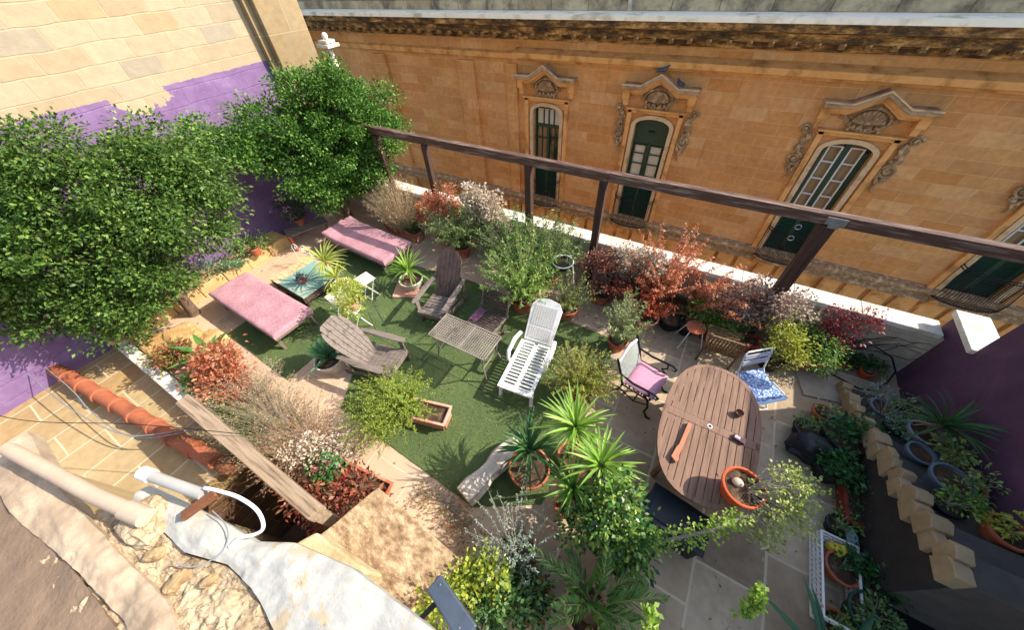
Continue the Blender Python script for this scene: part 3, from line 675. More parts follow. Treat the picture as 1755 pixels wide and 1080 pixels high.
# ================================================================== FURNITURE
teak = nm('teak', '775a48', '91705a', 3, .7, .008, stretch=(16, 1.2, 16), c3='5c4536', sc3=1.5)
greyteak = nm('grey_teak', '6c6056', '83766a', 3, .85, .008, stretch=(2, 12, 12), c3='504840', sc3=1.2)
darkteak = nm('dark_teak', '4a3c36', '5f4f47', 3, .85, .006, stretch=(12, 12, 2), c3='352b27', sc3=1.2)
terra = nm('terracotta', '9c5034', 'ad6042', 7, .8, .003, c3='b98a6c', sc3=2.5)
paleterra = nm('pale_terracotta', 'c79078', 'd8a790', 7, .8, .003, c3='a86f58', sc3=3)
blackpl = nm('black_plastic', '0d0e10', '181a1d', 8, .5, .001, spec=.4)
whitepl = nm('white_plastic', 'e6e3da', 'f0eee8', 4, .45, .001, spec=.45, c3='c9c4b6', sc3=2)
whitemet = nm('white_metal', 'e2e0da', 'cfccc4', 8, .4, .001, spec=.5)
soil = nm('soil', '3a2a1e', '55402e', 30, .95, .02, c3='7a6348', sc3=9)
stonepot = nm('stone_pot', 'd6cdbd', 'c2b7a4', 9, .85, .006, c3='9c8f7a', sc3=3)
redpl = nm('red_plastic', '9a2a28', 'b03a34', 8, .5, .001)
greenpl = nm('green_plastic', '1f3a2c', '2b4c38', 8, .5, .001)
bark = nm('bark', '5b4736', '74604a', 14, .9, .015, c3='8c7a62', sc3=4)
greybark = nm('grey_bark', '9a8f80', '7d7264', 14, .9, .01)
# pink sun beds
def pinkmat():
    m, n, l, b = newmat('pink_fabric'); v = coords(n, l)
    c = ramp(n, l, noise(n, l, v, 2.6, 6), [(.3, lin('9c6a70')), (.6, lin('b08286')), (.75, lin('bd9a9a'))])
    sp = ramp(n, l, noise(n, l, v, 38, 2, .8), [(.5, (0, 0, 0, 1)), (.6, (1, 1, 1, 1))])
    c = mix(n, l, math_(n, l, 'MULTIPLY', sp, .35), c, lin('d4a6a8'))
    l.new(c, b.inputs['Base Color']); b.inputs['Roughness'].default_value = .9
    bump(n, l, b, noise(n, l, v, 26, 3, .7), .012, .8); return m
pink = pinkmat()
def sunbed(label, loc, rz, L, W, raise_=0):
    t = thing('sun_bed', label, 'sun bed', loc, rz, 'pink sun beds')
    nx, ny = 30, 12; vs = []; 
    def top(x, y):
        e = min(1, (L/2-abs(x))/.05)*min(1, (W/2-abs(y))/.05); q = .455+.03*max(0, e)**.4+.005*math.sin(x*9)*math.cos(y*12)+.005*math.sin(x*23+y*17)*math.sin(y*19-x*5)
        if raise_: q += raise_*max(0, (-x-L*.28))**1.3*1.6
        return q
    X = [-L/2+L*(.5-.5*math.cos(math.pi*i/nx)) for i in range(nx+1)]; Yy = [-W/2+W*(.5-.5*math.cos(math.pi*j/ny)) for j in range(ny+1)]
    b = MB(); g = [(x, y, top(x, y)) for x in X for y in Yy]; lo = [(x, y, top(x, y)-.07) for x in X for y in Yy]; k = len(g)
    fs = [(i*(ny+1)+j, (i+1)*(ny+1)+j, (i+1)*(ny+1)+j+1, i*(ny+1)+j+1) for i in range(nx) for j in range(ny)]
    b.add(g+lo, fs+[tuple(k+q for q in f[::-1]) for f in fs])
    ring = [i*(ny+1) for i in range(nx+1)]+[nx*(ny+1)+j for j in range(1, ny+1)]+[i*(ny+1)+ny for i in range(nx-1, -1, -1)]+[j for j in range(ny-1, 0, -1)]
    b.f += [(ring[i], ring[(i+1) % len(ring)], k+ring[(i+1) % len(ring)], k+ring[i]) for i in range(len(ring))]
    b.build('mattress', pink, t, smooth=True)
    b = MB()
    for s in (-1, 1): b.box((0, s*(W/2-.03), .37), (L-.02, .05, .09)); b.box((s*(L/2-.03), 0, .371), (.05, W-.11, .09))
    for i in range(7): b.box((-L/2+.25+i*(L-.5)/6, 0, .38), (.06, W-.1, .02))
    b.build('frame', greyteak, t, bevel=.005)
    for sx in (-1, 1):
        for sy in (-1, 1): MB().beam((sx*(L/2-.18), sy*(W/2-.07), .34), (sx*(L/2-.1), sy*(W/2-.05), 0), .05, .05).build('leg', greyteak, t)
    return t
sunbed('faded pink sun bed under the edge of the big left tree', (-6.99, 1.45, 0), R(-2), 2.36, .82)
sunbed('faded pink sun bed striped by the shadow of the pergola beam, by the middle tree', (-6.62, 4.02, 0), R(-3), 2.2, .88, .12)
# low turquoise table
t = thing('low_table', 'low square table with a worn turquoise top and cream mosaic end', 'table', (-7.05, 2.5, 0), R(-3))
b = MB()
for s in (-1, 1): b.box((0, s*.45, .2), (1.24, .04, .14)); b.box((s*.61, 0, .2), (.04, .86, .139))
for sx in (-1, 1):
    for sy in (-1, 1): b.box((sx*.58, sy*.42, .1), (.06, .06, .2))
b.build('frame', darkteak, t, bevel=.005)
MB().box((.16, 0, .285), (.94, .92, .03)).build('top', nm('turquoise_paint', '6f9486', '89a898', 5, .6, .003, c3='a5ac94', sc3=2), t, bevel=.006)
b = MB()
for i in range(8):
    for j in range(9): b.box((-.6+i*.038+.01, -.42+j*.105, .288+U(-.003, .003)), (.034, .1, .03), (U(-.05, .05), U(-.05, .05), 0))
b.build('mosaic', nm('mosaic', 'd9c39a', 'b58a5a', 12, .8, .004), t)
# curled wire stand
t = thing('wire_stand', 'small scrolled white wire stand behind the turquoise table', 'plant stand', (-7.75, 3.0, 0), .2)
b = MB()
for s in (-1, 1): b.tube([(s*(.12+.1*(1-k/18)*math.cos(k*.5)), 0, .5+.1*(1-k/18)*math.sin(k*.5)) for k in range(17)], .008, 5)
b.tube([(-.24, 0, .5), (-.26, 0, 0)], .008, 5); b.tube([(.24, 0, .5), (.26, 0, 0)], .008, 5); b.tube([(-.25, 0, .25), (.25, 0, .25)], .006, 5); b.tube([(0, 0, .42), (0, .3, 0)], .008, 5)
b.build('frame', whitemet, t)
# marble-topped little tables
def sidetable(label, loc, rz, w, d):
    t = thing('side_table', label, 'side table', loc, rz, 'little white side tables')
    MB().box((0, 0, .48), (w, d, .03)).build('table_top', nm('marble_top', 'e9dfcf', 'd8c7b0', 5, .4, .001, c3='f2ece0', sc3=2), t, bevel=.006)
    b = MB()
    for s in (-1, 1): b.beam((s*w*.38, -d*.38, .46), (s*w*.38, d*.38, 0), .018, .018); b.beam((s*w*.38, d*.38, .46), (s*w*.38, -d*.38, 0), .018, .018)
    b.beam((-w*.38, d*.37, .01), (w*.38, d*.37, .01), .016, .016); b.beam((-w*.38, -d*.37, .01), (w*.38, -d*.37, .01), .016, .016)
    b.build('frame', whitemet, t); return t
sidetable('white stone-topped side table on crossed legs, beside the yellow-green plant nearer the viewer', (-5.55, 2.27, 0), R(-10), .48, .34)
sidetable('white stone-topped side table behind the yellow-green plant, farther from the viewer', (-5.5, 2.93, 0), R(-10), .34, .3)
# Adirondack chairs
def adirondack(label, loc, rz, mat, back_mat=None):
    t = thing('adirondack_chair', label, 'chair', loc, rz, 'reclined wooden garden chairs')
    back_mat = back_mat or mat
    b = MB()
    for i in range(7):
        x = .03+i*.085; b.box((x, 0, .355-.05*(1-x/.6)+(.0 if x > .1 else 0)), (.074, .56-.005*i, .022), (0, R(-5), 0))
    b.box((.6, 0, .33), (.022, .56, .09)); b.build('seat', mat, t, bevel=.003)
    b = MB(); A = Vector((.04, 0, .3)); dirv = Vector((-.62, 0, .78)).normalized()
    from mathutils import Matrix as MM
    n = 6; LB = 1.0
    def hw_(v): return .19+.08*math.sin(min(1, v/.62)*math.pi/2) if v < .62 else .27*math.sqrt(max(0, 1-((v-.62)/.38)**2.4))
    nrm_ = Vector((dirv.z, 0, -dirv.x))
    for i in range(n):
        st = []
        for k in range(25):
            v = k/24; h_ = hw_(v); ya = max(-h_, -1+2*i/n if False else (-.27+.54*i/n)*(h_/.27 if v < .62 else 1)); yb = min(h_, (-.27+.54*(i+1)/n)*(h_/.27 if v < .62 else 1)-.007)
            if yb-ya > .004: st.append((v, ya, yb))
        vs = []; fs = []
        for (v, ya, yb) in st:
            p = A+dirv*LB*v
            for (yy, q) in ((ya, -.009), (yb, -.009), (yb, .009), (ya, .009)): vs.append(p+Vector((0, yy, 0))+nrm_*q)
        for k in range(len(st)-1):
            for j in range(4): fs.append((k*4+j, k*4+(j+1) % 4, k*4+4+(j+1) % 4, k*4+4+j))
        fs += [(0, 1, 2, 3), tuple(len(vs)-4+j for j in range(4))]
        b.add(vs, fs)
    b.build('backrest', back_mat, t, bevel=.002)
    b = MB()
    for f, w_ in ((.12, .5), (.5, .56)): p = A+dirv*f-Vector((dirv.z, 0, -dirv.x))*.025; b.box(p, (.022, w_, .06), (0, R(-38), 0))
    b.build('back_rail', mat, t)
    for s in (-1, 1):
        MB().prism([(-.32, s*.31-.035), (.1, s*.33-.06), (.56, s*.33-.05), (.6, s*.33), (.56, s*.33+.05), (.1, s*.33+.06), (-.32, s*.31+.035)], .565, .587).build('armrest', mat, t, bevel=.004)
        MB().box((.5, s*.31, .28), (.09, .024, .57)).build('leg', mat, t, bevel=.003)
        MB().beam((.6, s*.285, .33), (-.42, s*.285, .04), .022, .1).build('leg', mat, t, bevel=.003)
        MB().beam((-.3, s*.3, .56), (-.2, s*.29, .12), .022, .05).build('arm_post', mat, t)
    return t
adirondack('pale grey reclined wooden chair seen from behind, beside the lattice table', (-4.05, 1.6, 0), R(10), greyteak)
adirondack('reclined wooden chair with an arched back coloured dark for shade, farther from the viewer', (-3.78, 3.42, 0), R(-80), greyteak, darkteak)  # darker wood on the backrest stands in for its shaded side
# slatted chair with dark cloth
t = thing('slatted_chair', 'dark slatted folding chair with a purple cloth over its side, beside the lattice table', 'chair', (-2.62, 3.22, 0), R(-90-3))
b = MB()
for i in range(8): b.box((-.2+i*.058, 0, .42), (.042, .54, .016))
b.build('seat', darkteak, t)
b = MB()
for i in range(4): b.box((-.27-i*.025, 0, .5+i*.095), (.016, .54, .06), (0, R(-14), 0))
b.build('backrest', darkteak, t)
b = MB()
for s in (-1, 1): b.beam((-.37, s*.285, .88), (-.2, s*.285, .4), .03, .03); b.box((0, s*.285, .405), (.5, .03, .035))
b.box((-.375, 0, .88), (.03, .6, .04)); b.box((.24, 0, .405), (.03, .6, .04)); b.build('frame', greyteak, t, bevel=.003)
for s in (-1, 1):
    MB().beam((.22, s*.3, .4), (-.22, s*.3, 0), .028, .028).build('leg', greyteak, t); MB().beam((-.2, s*.27, .4), (.22, s*.27, 0), .028, .028).build('leg', greyteak, t)
b = MB(); nx, ny = 8, 10; vs = []
for i in range(nx+1):
    for j in range(ny+1):
        x = -.15+.34*i/nx; u = j/ny*.42; y = -.12-min(u, .19)-max(0, u-.19)*.1; z = .436-max(0, u-.19)+.008*math.sin(i*1.3+j)
        vs.append((x+.012*math.sin(j*1.7), y, z))
b.add(vs, [(i*(ny+1)+j, (i+1)*(ny+1)+j, (i+1)*(ny+1)+j+1, i*(ny+1)+j+1) for i in range(nx) for j in range(ny)])
o = b.build('draped_cloth', nm('purple_cloth', '6b4456', '84586c', 8, .9, .004), None, smooth=True); o.location = t.location; o.rotation_euler = t.rotation_euler
tag(o, 'small purple cloth draped on the dark slatted chair', 'cloth')
# lattice metal table
t = thing('lattice_table', 'pale metal garden table with a lattice top throwing a lattice shadow on the turf', 'table', (-2.6, 2.52, 0), R(0))
lat = nm('lattice_metal', '7d7468', '928778', 10, .55, .002, c3='62594e', sc3=3)
b = MB(); Lx, Ly, zt = 1.12, .52, .7
for s in (-1, 1): b.box((0, s*Ly/2, zt), (Lx, .022, .024)); b.box((s*Lx/2, 0, zt), (.022, Ly-.02, .023))
b.box((.06, 0, zt), (.03, Ly-.03, .024)); b.build('rim', lat, t, bevel=.003)
b = MB(); n = 27
for i in range(1, n): b.box((-Lx/2+Lx*i/n, 0, zt), (.016, Ly-.02, .008))
n = 11
for i in range(1, n): b.box((0, -Ly/2+Ly*i/n, zt-.001), (Lx-.02, .012, .009))
b.build('lattice', lat, t)
for sx in (-1, 1):
    for sy in (-1, 1): MB().tube([(sx*(Lx/2-.04), sy*(Ly/2-.03), zt-.01), (sx*(Lx/2-.1), sy*(Ly/2-.06), .35), (sx*(Lx/2-.02), sy*(Ly/2), 0)], .014, 6).build('leg', lat, t)
b = MB(); b.tube([(-Lx/2+.1, 0, .3), (Lx/2-.1, 0, .3)], .01, 5)
for s in (-1, 1): b.tube([(s*(Lx/2-.1), -.2, .32), (s*(Lx/2-.1), .2, .32)], .01, 5)
b.build('stretcher', lat, t)
# white plastic lounger
t = thing('plastic_lounger', 'white plastic reclining lounger with slotted seat and raised back on the turf', 'sun lounger', (-1.53, 2.7, 0), R(6))
b = MB(); W = .58
for s in (-1, 1): b.box((s*(W/2-.03), -.02, .33), (.06, 1.02, .035))
b.box((0, -.5, .33), (W-.12, .07, .034)); b.box((0, 0, .33), (.07, .96, .034)); b.box((0, .47, .33), (W-.12, .06, .034))
for i in range(15): b.box((0, -.44+i*.064, .331), (W-.11, .03, .03))
b.build('seat', whitepl, t, bevel=.006)
b = MB(); a0 = Vector((0, .5, .36)); dv = Vector((0, .62, .55)).normalized(); nv = dv.cross(Vector((1, 0, 0)))
def BP(u, v, q=0): p = a0+dv*v+nv*q; return (u, p.y, p.z)
out = [(-.25, 0), (.25, 0), (.28, .62), (.2, .74), (0, .78), (-.2, .74), (-.28, .62)]
k = len(out); b.add([BP(u, v, -.012) for u, v in out]+[BP(u, v, .012) for u, v in out], [tuple(range(k)), tuple(range(2*k-1, k-1, -1))]+[(i, (i+1) % k, k+(i+1) % k, k+i) for i in range(k)])
b.build('backrest', whitepl, t, bevel=.006)
b = MB()
for (v0, v1) in [(.06, .26), (.29, .64)]:
    nn = 10
    for i in range(nn): u = -.19+.38*i/(nn-1); b.add([BP(u-.014, v0, -.018), BP(u+.014, v0, -.018), BP(u+.014, v1, -.018), BP(u-.014, v1, -.018), BP(u-.014, v0, -.012), BP(u+.014, v0, -.012), BP(u+.014, v1, -.012), BP(u-.014, v1, -.012)], [(0, 1, 2, 3), (0, 1, 5, 4), (1, 2, 6, 5), (2, 3, 7, 6), (3, 0, 4, 7)])
b.build('back_ribs', nm('cream_plastic', 'cdc6b8', 'd6d0c4', 6, .5, .001), t)
for s in (-1, 1):
    MB().tube([(s*.31, .5, .5), (s*.34, .3, .53), (s*.34, .05, .5), (s*.32, -.02, .4), (s*.28, -.02, .33)], [.035, .04, .036, .03, .025], 8).build('armrest', whitepl, t, smooth=True)
    MB().beam((s*.26, -.42, .33), (s*.27, -.5, 0), .05, .05).build('leg', whitepl, t, bevel=.008); MB().beam((s*.26, .42, .33), (s*.27, .52, 0), .05, .05).build('leg', whitepl, t, bevel=.008)
# oval wooden table
t = thing('oval_table', 'large oval reddish slatted wooden dining table on the stone paving', 'table', (1.12, 2.74, 0), R(-1))
A_, B_, zt = .57, 1.0, .75
def ylim(x): return B_*max(0, 1-abs(x/A_)**2.5)**(1/2.5)
def slatset(y0s, y1s, sgn):
    b = MB(); n = 14; wS = 2*A_/n
    for i in range(n):
        xa = -A_+i*wS+.0045; xb = xa+wS-.009; ya, yb = ylim(xa), ylim(xb); ym = ylim((xa+xb)/2)
        if sgn > 0: poly = [(xa, .06), (xb, .06), (xb, max(yb, .07)-.045), ((xa+xb)/2, ym-.045), (xa, max(ya, .07)-.045)]
        else: poly = [(xa, -max(ya, .07)+.045), ((xa+xb)/2, -ym+.045), (xb, -max(yb, .07)+.045), (xb, -.06), (xa, -.06)]
        b.prism(poly, zt-.025+U(-.001, .001), zt+U(-.001, .001))
    return b
slatset(0, 1, 1).build('table_top', teak, t); slatset(0, 1, -1).build('table_top', teak, t)
b = MB(); b.box((0, 0, zt-.012), (2*A_-.01, .113, .03)); b.build('seam_board', teak, t, bevel=.003)
b = MB(); b.lathe([(.022, 0), (.03, 0), (.03, .006), (.022, .006)], 16, (0, 0, zt+.002), cap=False); b.build('parasol_hole', whitepl, t)
MB().lathe([(.0, .0), (.021, 0)], 12, (0, 0, zt+.0045)).build('parasol_hole', blackpl, t)
b = MB(); N = 40; ring = []
for i in range(N): a = 2*math.pi*i/N; ca, sa_ = math.cos(a), math.sin(a); ring.append((A_*math.copysign(abs(ca)**.8, ca), B_*math.copysign(abs(sa_)**.8, sa_)))
inn = [(x*(1-.05/A_), y*(1-.055/B_)) for x, y in ring]
vs = [(x, y, z) for z in (zt-.045, zt+.003) for x, y in ring]+[(x, y, z) for z in (zt-.045, zt+.003) for x, y in inn]
fs = []
for i in range(N): j = (i+1) % N; fs += [(i, j, N+j, N+i), (2*N+i, 3*N+i, 3*N+j, 2*N+j), (N+i, N+j, 3*N+j, 3*N+i), (i, 2*N+i, 2*N+j, j)]
b.add(vs, fs); b.build('rim', teak, t)
for s in (-1, 1):
    for s2 in (-1, 1): MB().beam((s*.3, s2*.55, zt-.03), (s*.36, s2*.62, 0), .06, .06).build('leg', teak, t, bevel=.005)
b = MB(); b.box((0, .55, zt-.06), (.7, .05, .07)); b.box((0, -.55, zt-.06), (.7, .05, .07)); b.box((0, 0, zt-.061), (.05, 1.4, .06)); b.build('apron', teak, t)
# things on the table
t = thing('clay_cup', 'small brown clay cup near the east edge of the oval table', 'cup', (1.41, 3.08, .753))
MB().lathe([(.03, 0), (.045, .02), (.052, .06), (.046, .065), (.04, .03), (.0, .02)], 18).build('cup', nm('brown_clay', '6a4636', '7d5644', 9, .6, .002), t, smooth=True)
t = thing('trinket_box', 'small dark box with a pale label on the seam of the oval table', 'box', (1.45, 2.72, .757), R(-12))
MB().box((0, 0, .018), (.13, .07, .035)).build('box', nm('dark_red_card', '3c2026', '4d2a30', 9, .5, .001), t, bevel=.004); MB().box((-.025, .005, .037), (.06, .04, .003)).build('label', nm('label_lilac', 'b9a8c0', 'a999b4', 9, .6, .001), t)
t = thing('wood_offcut', 'narrow broken strip of reddish wood lying on the oval table', 'wood strip', (.85, 2.4, .755), R(-8))
b = MB(); b.prism([(-.04, -.3), (.03, -.34), (.05, -.3), (.035, -.24), (.03, .24), (-.02, .25), (-.015, -.1), (-.03, -.16)], 0, .045); b.build('plank', nm('red_wood', 'a36a4c', 'b57a5a', 4, .7, .004, stretch=(10, 1, 10)), t, bevel=.004)
# garden chair with scrolled iron arms
t = thing('ornate_chair', 'black iron armchair with white woven back and pink seat cushion by the oval table', 'chair', (.25, 3.27, 0), R(-12))
b = MB(); ribs = []
nx, ny = 10, 10
def bk(u, v):
    h = .45+v*(.46+.06*math.cos(u*math.pi)*1)
    return (-.24-.16*v-.03*math.cos(u*math.pi/1.0)*0, u*.27, h if v < 1 else h)
vs = [bk(-1+2*i/nx, j/ny) for i in range(nx+1) for j in range(ny+1)]; vs2 = [(x-.012, y, z) for x, y, z in vs]; K = len(vs)
fs = [(i*(ny+1)+j, (i+1)*(ny+1)+j, (i+1)*(ny+1)+j+1, i*(ny+1)+j+1) for i in range(nx) for j in range(ny)]
ww = MB()
for i in range(nx*2+1): 
    u = -1+i/nx; ww.tube([bk(u, q/6) for q in range(7)], .006, 4)
for j in range(13): ww.tube([bk(-1+q/4, j/12) for q in range(9)], .006, 4)
ww.build('back_weave', nm('weave_grey', 'b9bdb4', '9ba39a', 30, .7, .002), t)
b.tube([bk(-1+q/6, 1) for q in range(13)], .02, 6); b.build('back_rail', whitemet, t, smooth=True)
for s in (-1, 1):
    f = MB()
    f.tube([(-.42, s*.29, .93), (-.4, s*.29, .88), (-.3, s*.29, .62), (-.24, s*.29, .42), (-.28, s*.29, .2), (-.38, s*.29, .06), (-.44, s*.3, 0), (-.5, s*.3, .01)], [.014, .02, .018, .018, .017, .017, .02, .012], 6)
    f.tube([(-.31, s*.3, .66), (-.1, s*.31, .62), (.1, s*.31, .645), (.22, s*.31, .66), (.29, s*.31, .62), (.27, s*.31, .57), (.22, s*.31, .58)], [.016, .018, .018, .02, .018, .015, .01], 6)
    f.tube([(.15, s*.31, .64), (.17, s*.3, .55), (.1, s*.3, .49), (.17, s*.29, .42), (.22, s*.29, .25), (.2, s*.29, .1), (.27, s*.3, 0), (.33, s*.3, .02)], [.014, .015, .015, .018, .016, .016, .02, .012], 6)
    f.tube([(-.24, s*.29, .42), (.2, s*.29, .42)], .014, 6); f.tube([(-.29, s*.29, .3), (0, s*.29, .18), (.2, s*.29, .3)], .01, 5)
    f.build('side_frame', iron, t, smooth=True)
b = MB(); b.tube([(.2, -.28, .42), (.2, .28, .42)], .014, 6); b.tube([(-.24, -.28, .42), (-.24, .28, .42)], .014, 6); b.tube([(0, -.28, .2), (0, .28, .2)], .012, 6)
for i in range(7): b.box((-.2+i*.065, 0, .43), (.03, .54, .012))
b.build('seat_frame', iron, t)
c_ = MB(); nx = 14; g = []
for i in range(nx+1):
    for j in range(nx+1):
        u, v = -1+2*i/nx, -1+2*j/nx; e = (1-abs(u)**4)*(1-abs(v)**4); g.append((.0+u*.235, v*.26, .452+.05*e**.5))
kk = len(g); lo = [(x, y, .445) for x, y, z in g]
fs = [(i*(nx+1)+j, (i+1)*(nx+1)+j, (i+1)*(nx+1)+j+1, i*(nx+1)+j+1) for i in range(nx) for j in range(nx)]
c_.add(g, fs); c_.add(lo, fs); o = c_.build('seat_cushion', nm('rose_cushion', 'c490a0', 'b57f90', 6, .9, .003), None, smooth=True)
o.location = t.location; o.rotation_euler = t.rotation_euler; tag(o, 'dusty pink square cushion on the black iron armchair', 'cushion')
# blue folding chair
m, n, l, bb = newmat('blue_print'); v = coords(n, l); vo = n.new('ShaderNodeTexVoronoi'); vo.inputs['Scale'].default_value = 34; l.new(v, vo.inputs['Vector'])
c = ramp(n, l, vo.outputs['Distance'], [(.25, lin('c4cedb')), (.42, lin('8ba2c4')), (.62, lin('4a6290'))])
l.new(c, bb.inputs['Base Color']); bb.inputs['Roughness'].default_value = .85; blueprint = m
t = thing('folding_chair', 'white tube folding chair with a blue patterned seat at the oval table', 'chair', (1.72, 3.95, 0), R(-50))
f = MB()
for s in (-1, 1):
    f.tube([(-.3, s*.21, .88), (-.22, s*.215, .5), (.22, s*.22, 0)], .012, 6); f.tube([(.28, s*.24, .46), (0, s*.24, .44), (-.28, s*.24, 0)], .012, 6)
f.tube([(-.3, -.21, .88), (-.31, -.18, .905), (-.31, .18, .905), (-.3, .21, .88)], .012, 6); f.tube([(.22, -.22, .02), (.22, .22, .02)], .01, 6); f.tube([(-.28, -.24, .02), (-.28, .24, .02)], .01, 6)
f.build('frame', whitemet, t)
slt = nm('pale_slat', 'a9a9b4', 'bfbfc8', 8, .6, .001)
b = MB()
for z in (.82, .7): b.box((-.285+(.88-z)*.2, 0, z), (.012, .42, .085), (0, R(-12), 0))
b.build('backrest', slt, t, bevel=.003)
b = MB(); nx = 10
g = [(-.24+.5*i/nx, -.215+.43*j/nx, .468+.012*math.sin(i)*math.cos(j*1.3)-.02*math.sin(math.pi*i/nx)) for i in range(nx+1) for j in range(nx+1)]
fs = [(i*(nx+1)+j, (i+1)*(nx+1)+j, (i+1)*(nx+1)+j+1, i*(nx+1)+j+1) for i in range(nx) for j in range(nx)]
b.add(g, fs); b.add([(x, y, z-.02) for x, y, z in g], fs); b.build('seat', blueprint, t, smooth=True)
MB().box((.27, 0, .455), (.05, .44, .02)).build('seat_edge', nm('blue_edge', '9fc0e0', 'b9d4ee', 8, .4, .001), t, bevel=.005)
# weathered wooden slatted chair back
t = thing('rustic_chair', 'brown rustic slatted wooden chair beyond the oval table, its back towards the viewer', 'chair', (1.16, 4.62, 0), R(92))
rw = nm('rustic_wood', '6b5238', '8a6e4c', 5, .85, .008, stretch=(10, 10, 2), c3='4b3a28', sc3=3)
b = MB()
for i in range(11): b.box((-.235, -.24+i*.048, .53), (.018, .03, .42), (0, R(-8), 0))
for z in (.34, .52, .72): b.box((-.235-(z-.53)*.14, 0, z), (.03, .54, .03))
b.build('backrest', rw, t)
b = MB()
for i in range(7): b.box((-.16+i*.07, 0, .42), (.055, .5, .018))
b.build('seat', rw, t)
for s in (-1, 1): MB().beam((-.25, s*.25, .75), (-.2, s*.25, 0), .03, .03).build('leg', rw, t); MB().beam((.27, s*.25, .42), (.3, s*.25, 0), .03, .03).build('leg', rw, t)
# black storage tub
t = thing('black_bin', 'black lidded plastic box on the paving below the south end of the oval table', 'storage box', (1.05, 1.6, 0), R(-8))
b = MB(); b.prism([(-.33, -.2), (.33, -.2), (.33, .2), (-.33, .2)], .0, .42); b.build('body', blackpl, t, bevel=.02)
b = MB(); b.box((0, 0, .44), (.7, .44, .04)); b.box((0, 0, .465), (.6, .34, .02)); b.build('lid', nm('black_lid', '14181d', '1f252b', 6, .45, .001), t, bevel=.012)
# fluted stone
t = thing('column_fragment', 'weathered fluted stone column piece lying on the turf', 'stone column piece', (-1.21, 1.08, .15), R(75))
b = MB(); N = 40; prof = []
vs = []; K = 12
for i in range(K+1):
    x = -.5+1.0*i/K; rr = .135+.02*math.sin(i*.9)+(.01 if i in (0, K) else 0)-(.03 if i == K else 0)
    for j in range(N):
        a = 2*math.pi*j/N; q = rr*(1+.11*math.cos(a*8)+.03*math.sin(a*3+i)+U(-.02, .02)); vs.append((x+U(-.008, .008), q*math.cos(a), q*math.sin(a)))
fs = [(i*N+j, i*N+(j+1) % N, (i+1)*N+(j+1) % N, (i+1)*N+j) for i in range(K) for j in range(N)]+[tuple(range(N)), tuple(K*N+j for j in range(N))]
b.add(vs, fs).build('stone', nm('old_stone', 'b5a795', 'cfc2af', 7, .9, .015, c3='857868', sc3=4), t, smooth=True)
# wooden bench against the purple wall
t = thing('bench', 'dark low wooden bench with an orange painted end against the purple wall', 'bench', (-8.55, 3.75, 0), R(70))
b = MB()
for i in range(5): b.box((0, -.18+i*.09, .42), (1.0, .075, .025))
b.build('seat', greyteak, t)
orw = nm('orange_paint', 'a8482a', 'bb5a36', 6, .7, .003)
for s in (-1, 1): b = MB(); b.box((s*.47, 0, .38), (.05, .46, .07)); b.box((s*.47, -.2, .18), (.05, .05, .36)); b.box((s*.47, .2, .18), (.05, .05, .36)); b.build('end_frame', orw if s < 0 else greyteak, t, bevel=.004)
# step stones near the right side and stair stringer
stst = nm('stair_stone', '8f7a5a', 'a38c6a', 8, .9, .012, c3='8d7757', sc3=3)
t = thing('garden_stair', 'rough stone edging climbing in steps along the right wall with pots on it', 'steps', (0, 0, 0))
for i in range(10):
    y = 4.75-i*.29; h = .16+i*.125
    
    for q in range(2):
        yy = y+.07-q*.145; ww = U(.085, .12); hh = U(-.02, .07); zb = h-.2
        MB().prism([(yy-ww, zb), (yy+ww, zb), (yy+ww*U(.6, 1), h+hh*.3-.02), (yy+ww*U(-.2, .5), h+hh), (yy-ww*U(.5, 1), h+U(-.04, .03))], 2.95+U(-.03, .02), 3.06+U(-.02, .04), 'x').build('edging_stone', stst, t, bevel=.01)
    if h > .2: MB().box((3.05, y, (h-.13)/2), (.08, .289, h-.13)).build('riser_wall', nm('shade_riser', '2e2925', '3a342f', 6, .9, .01), t)  # riser wall coloured dark to stand in for shade below the edging
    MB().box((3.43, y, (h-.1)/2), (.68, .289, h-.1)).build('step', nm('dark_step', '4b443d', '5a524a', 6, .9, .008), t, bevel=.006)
b = MB(); b.prism([(2.35, 5.0), (2.95, 4.95), (3.0, 4.55), (2.5, 4.45)], .004, .03)
tag(b.build('paving_slab', nm('loose_slab', 'a39684', '8f8271', 5, .8, .006), bevel=.006), 'large grey loose stone slab lying before the garden steps', 'slab')
# stone landing slab and block, supports
m, n, l, bb = newmat('mottled_slab'); v = coords(n, l)
mp = n.new('ShaderNodeMapping'); mp.inputs['Scale'].default_value = (1.2, 2, 1); mp.inputs['Rotation'].default_value = (0, 0, .8); l.new(v, mp.inputs[0])
c = ramp(n, l, noise(n, l, mp.outputs[0], 6, 10, .75), [(.3, lin('5c4630')), (.42, lin('86694c')), (.52, lin('a88d68')), (.6, lin('c0a884')), (.72, lin('d2c09c'))])
l.new(c, bb.inputs['Base Color']); bb.inputs['Roughness'].default_value = .85; bump(n, l, bb, noise(n, l, mp.outputs[0], 14, 9, .7), .02); slabm = m
t = thing('stone_landing', 'big mottled sandstone landing slab at the bottom of the picture', 'stone slab', (0, 0, 0))
b = MB(); b.prism(resample([(-2.07, .1), (-2.3, -.62), (-1.02, -.72), (-.83, .02)], .09, .006), .76, .9); b.build('slab', slabm, t, bevel=.012)
b = MB(); b.prism([(-2.0, .03), (-2.2, -.62), (-1.05, -.7), (-.9, -.03)], -.3, .76); b.build('support', nm('support_stone', 'c9a97b', 'b39263', 5, .9, .012), t)
b = MB(); b.prism(resample([(-2.12, -.5), (-2.25, -.72), (-1.6, -.74), (-1.42, -.46)], .1, .006), .91, 1.28)
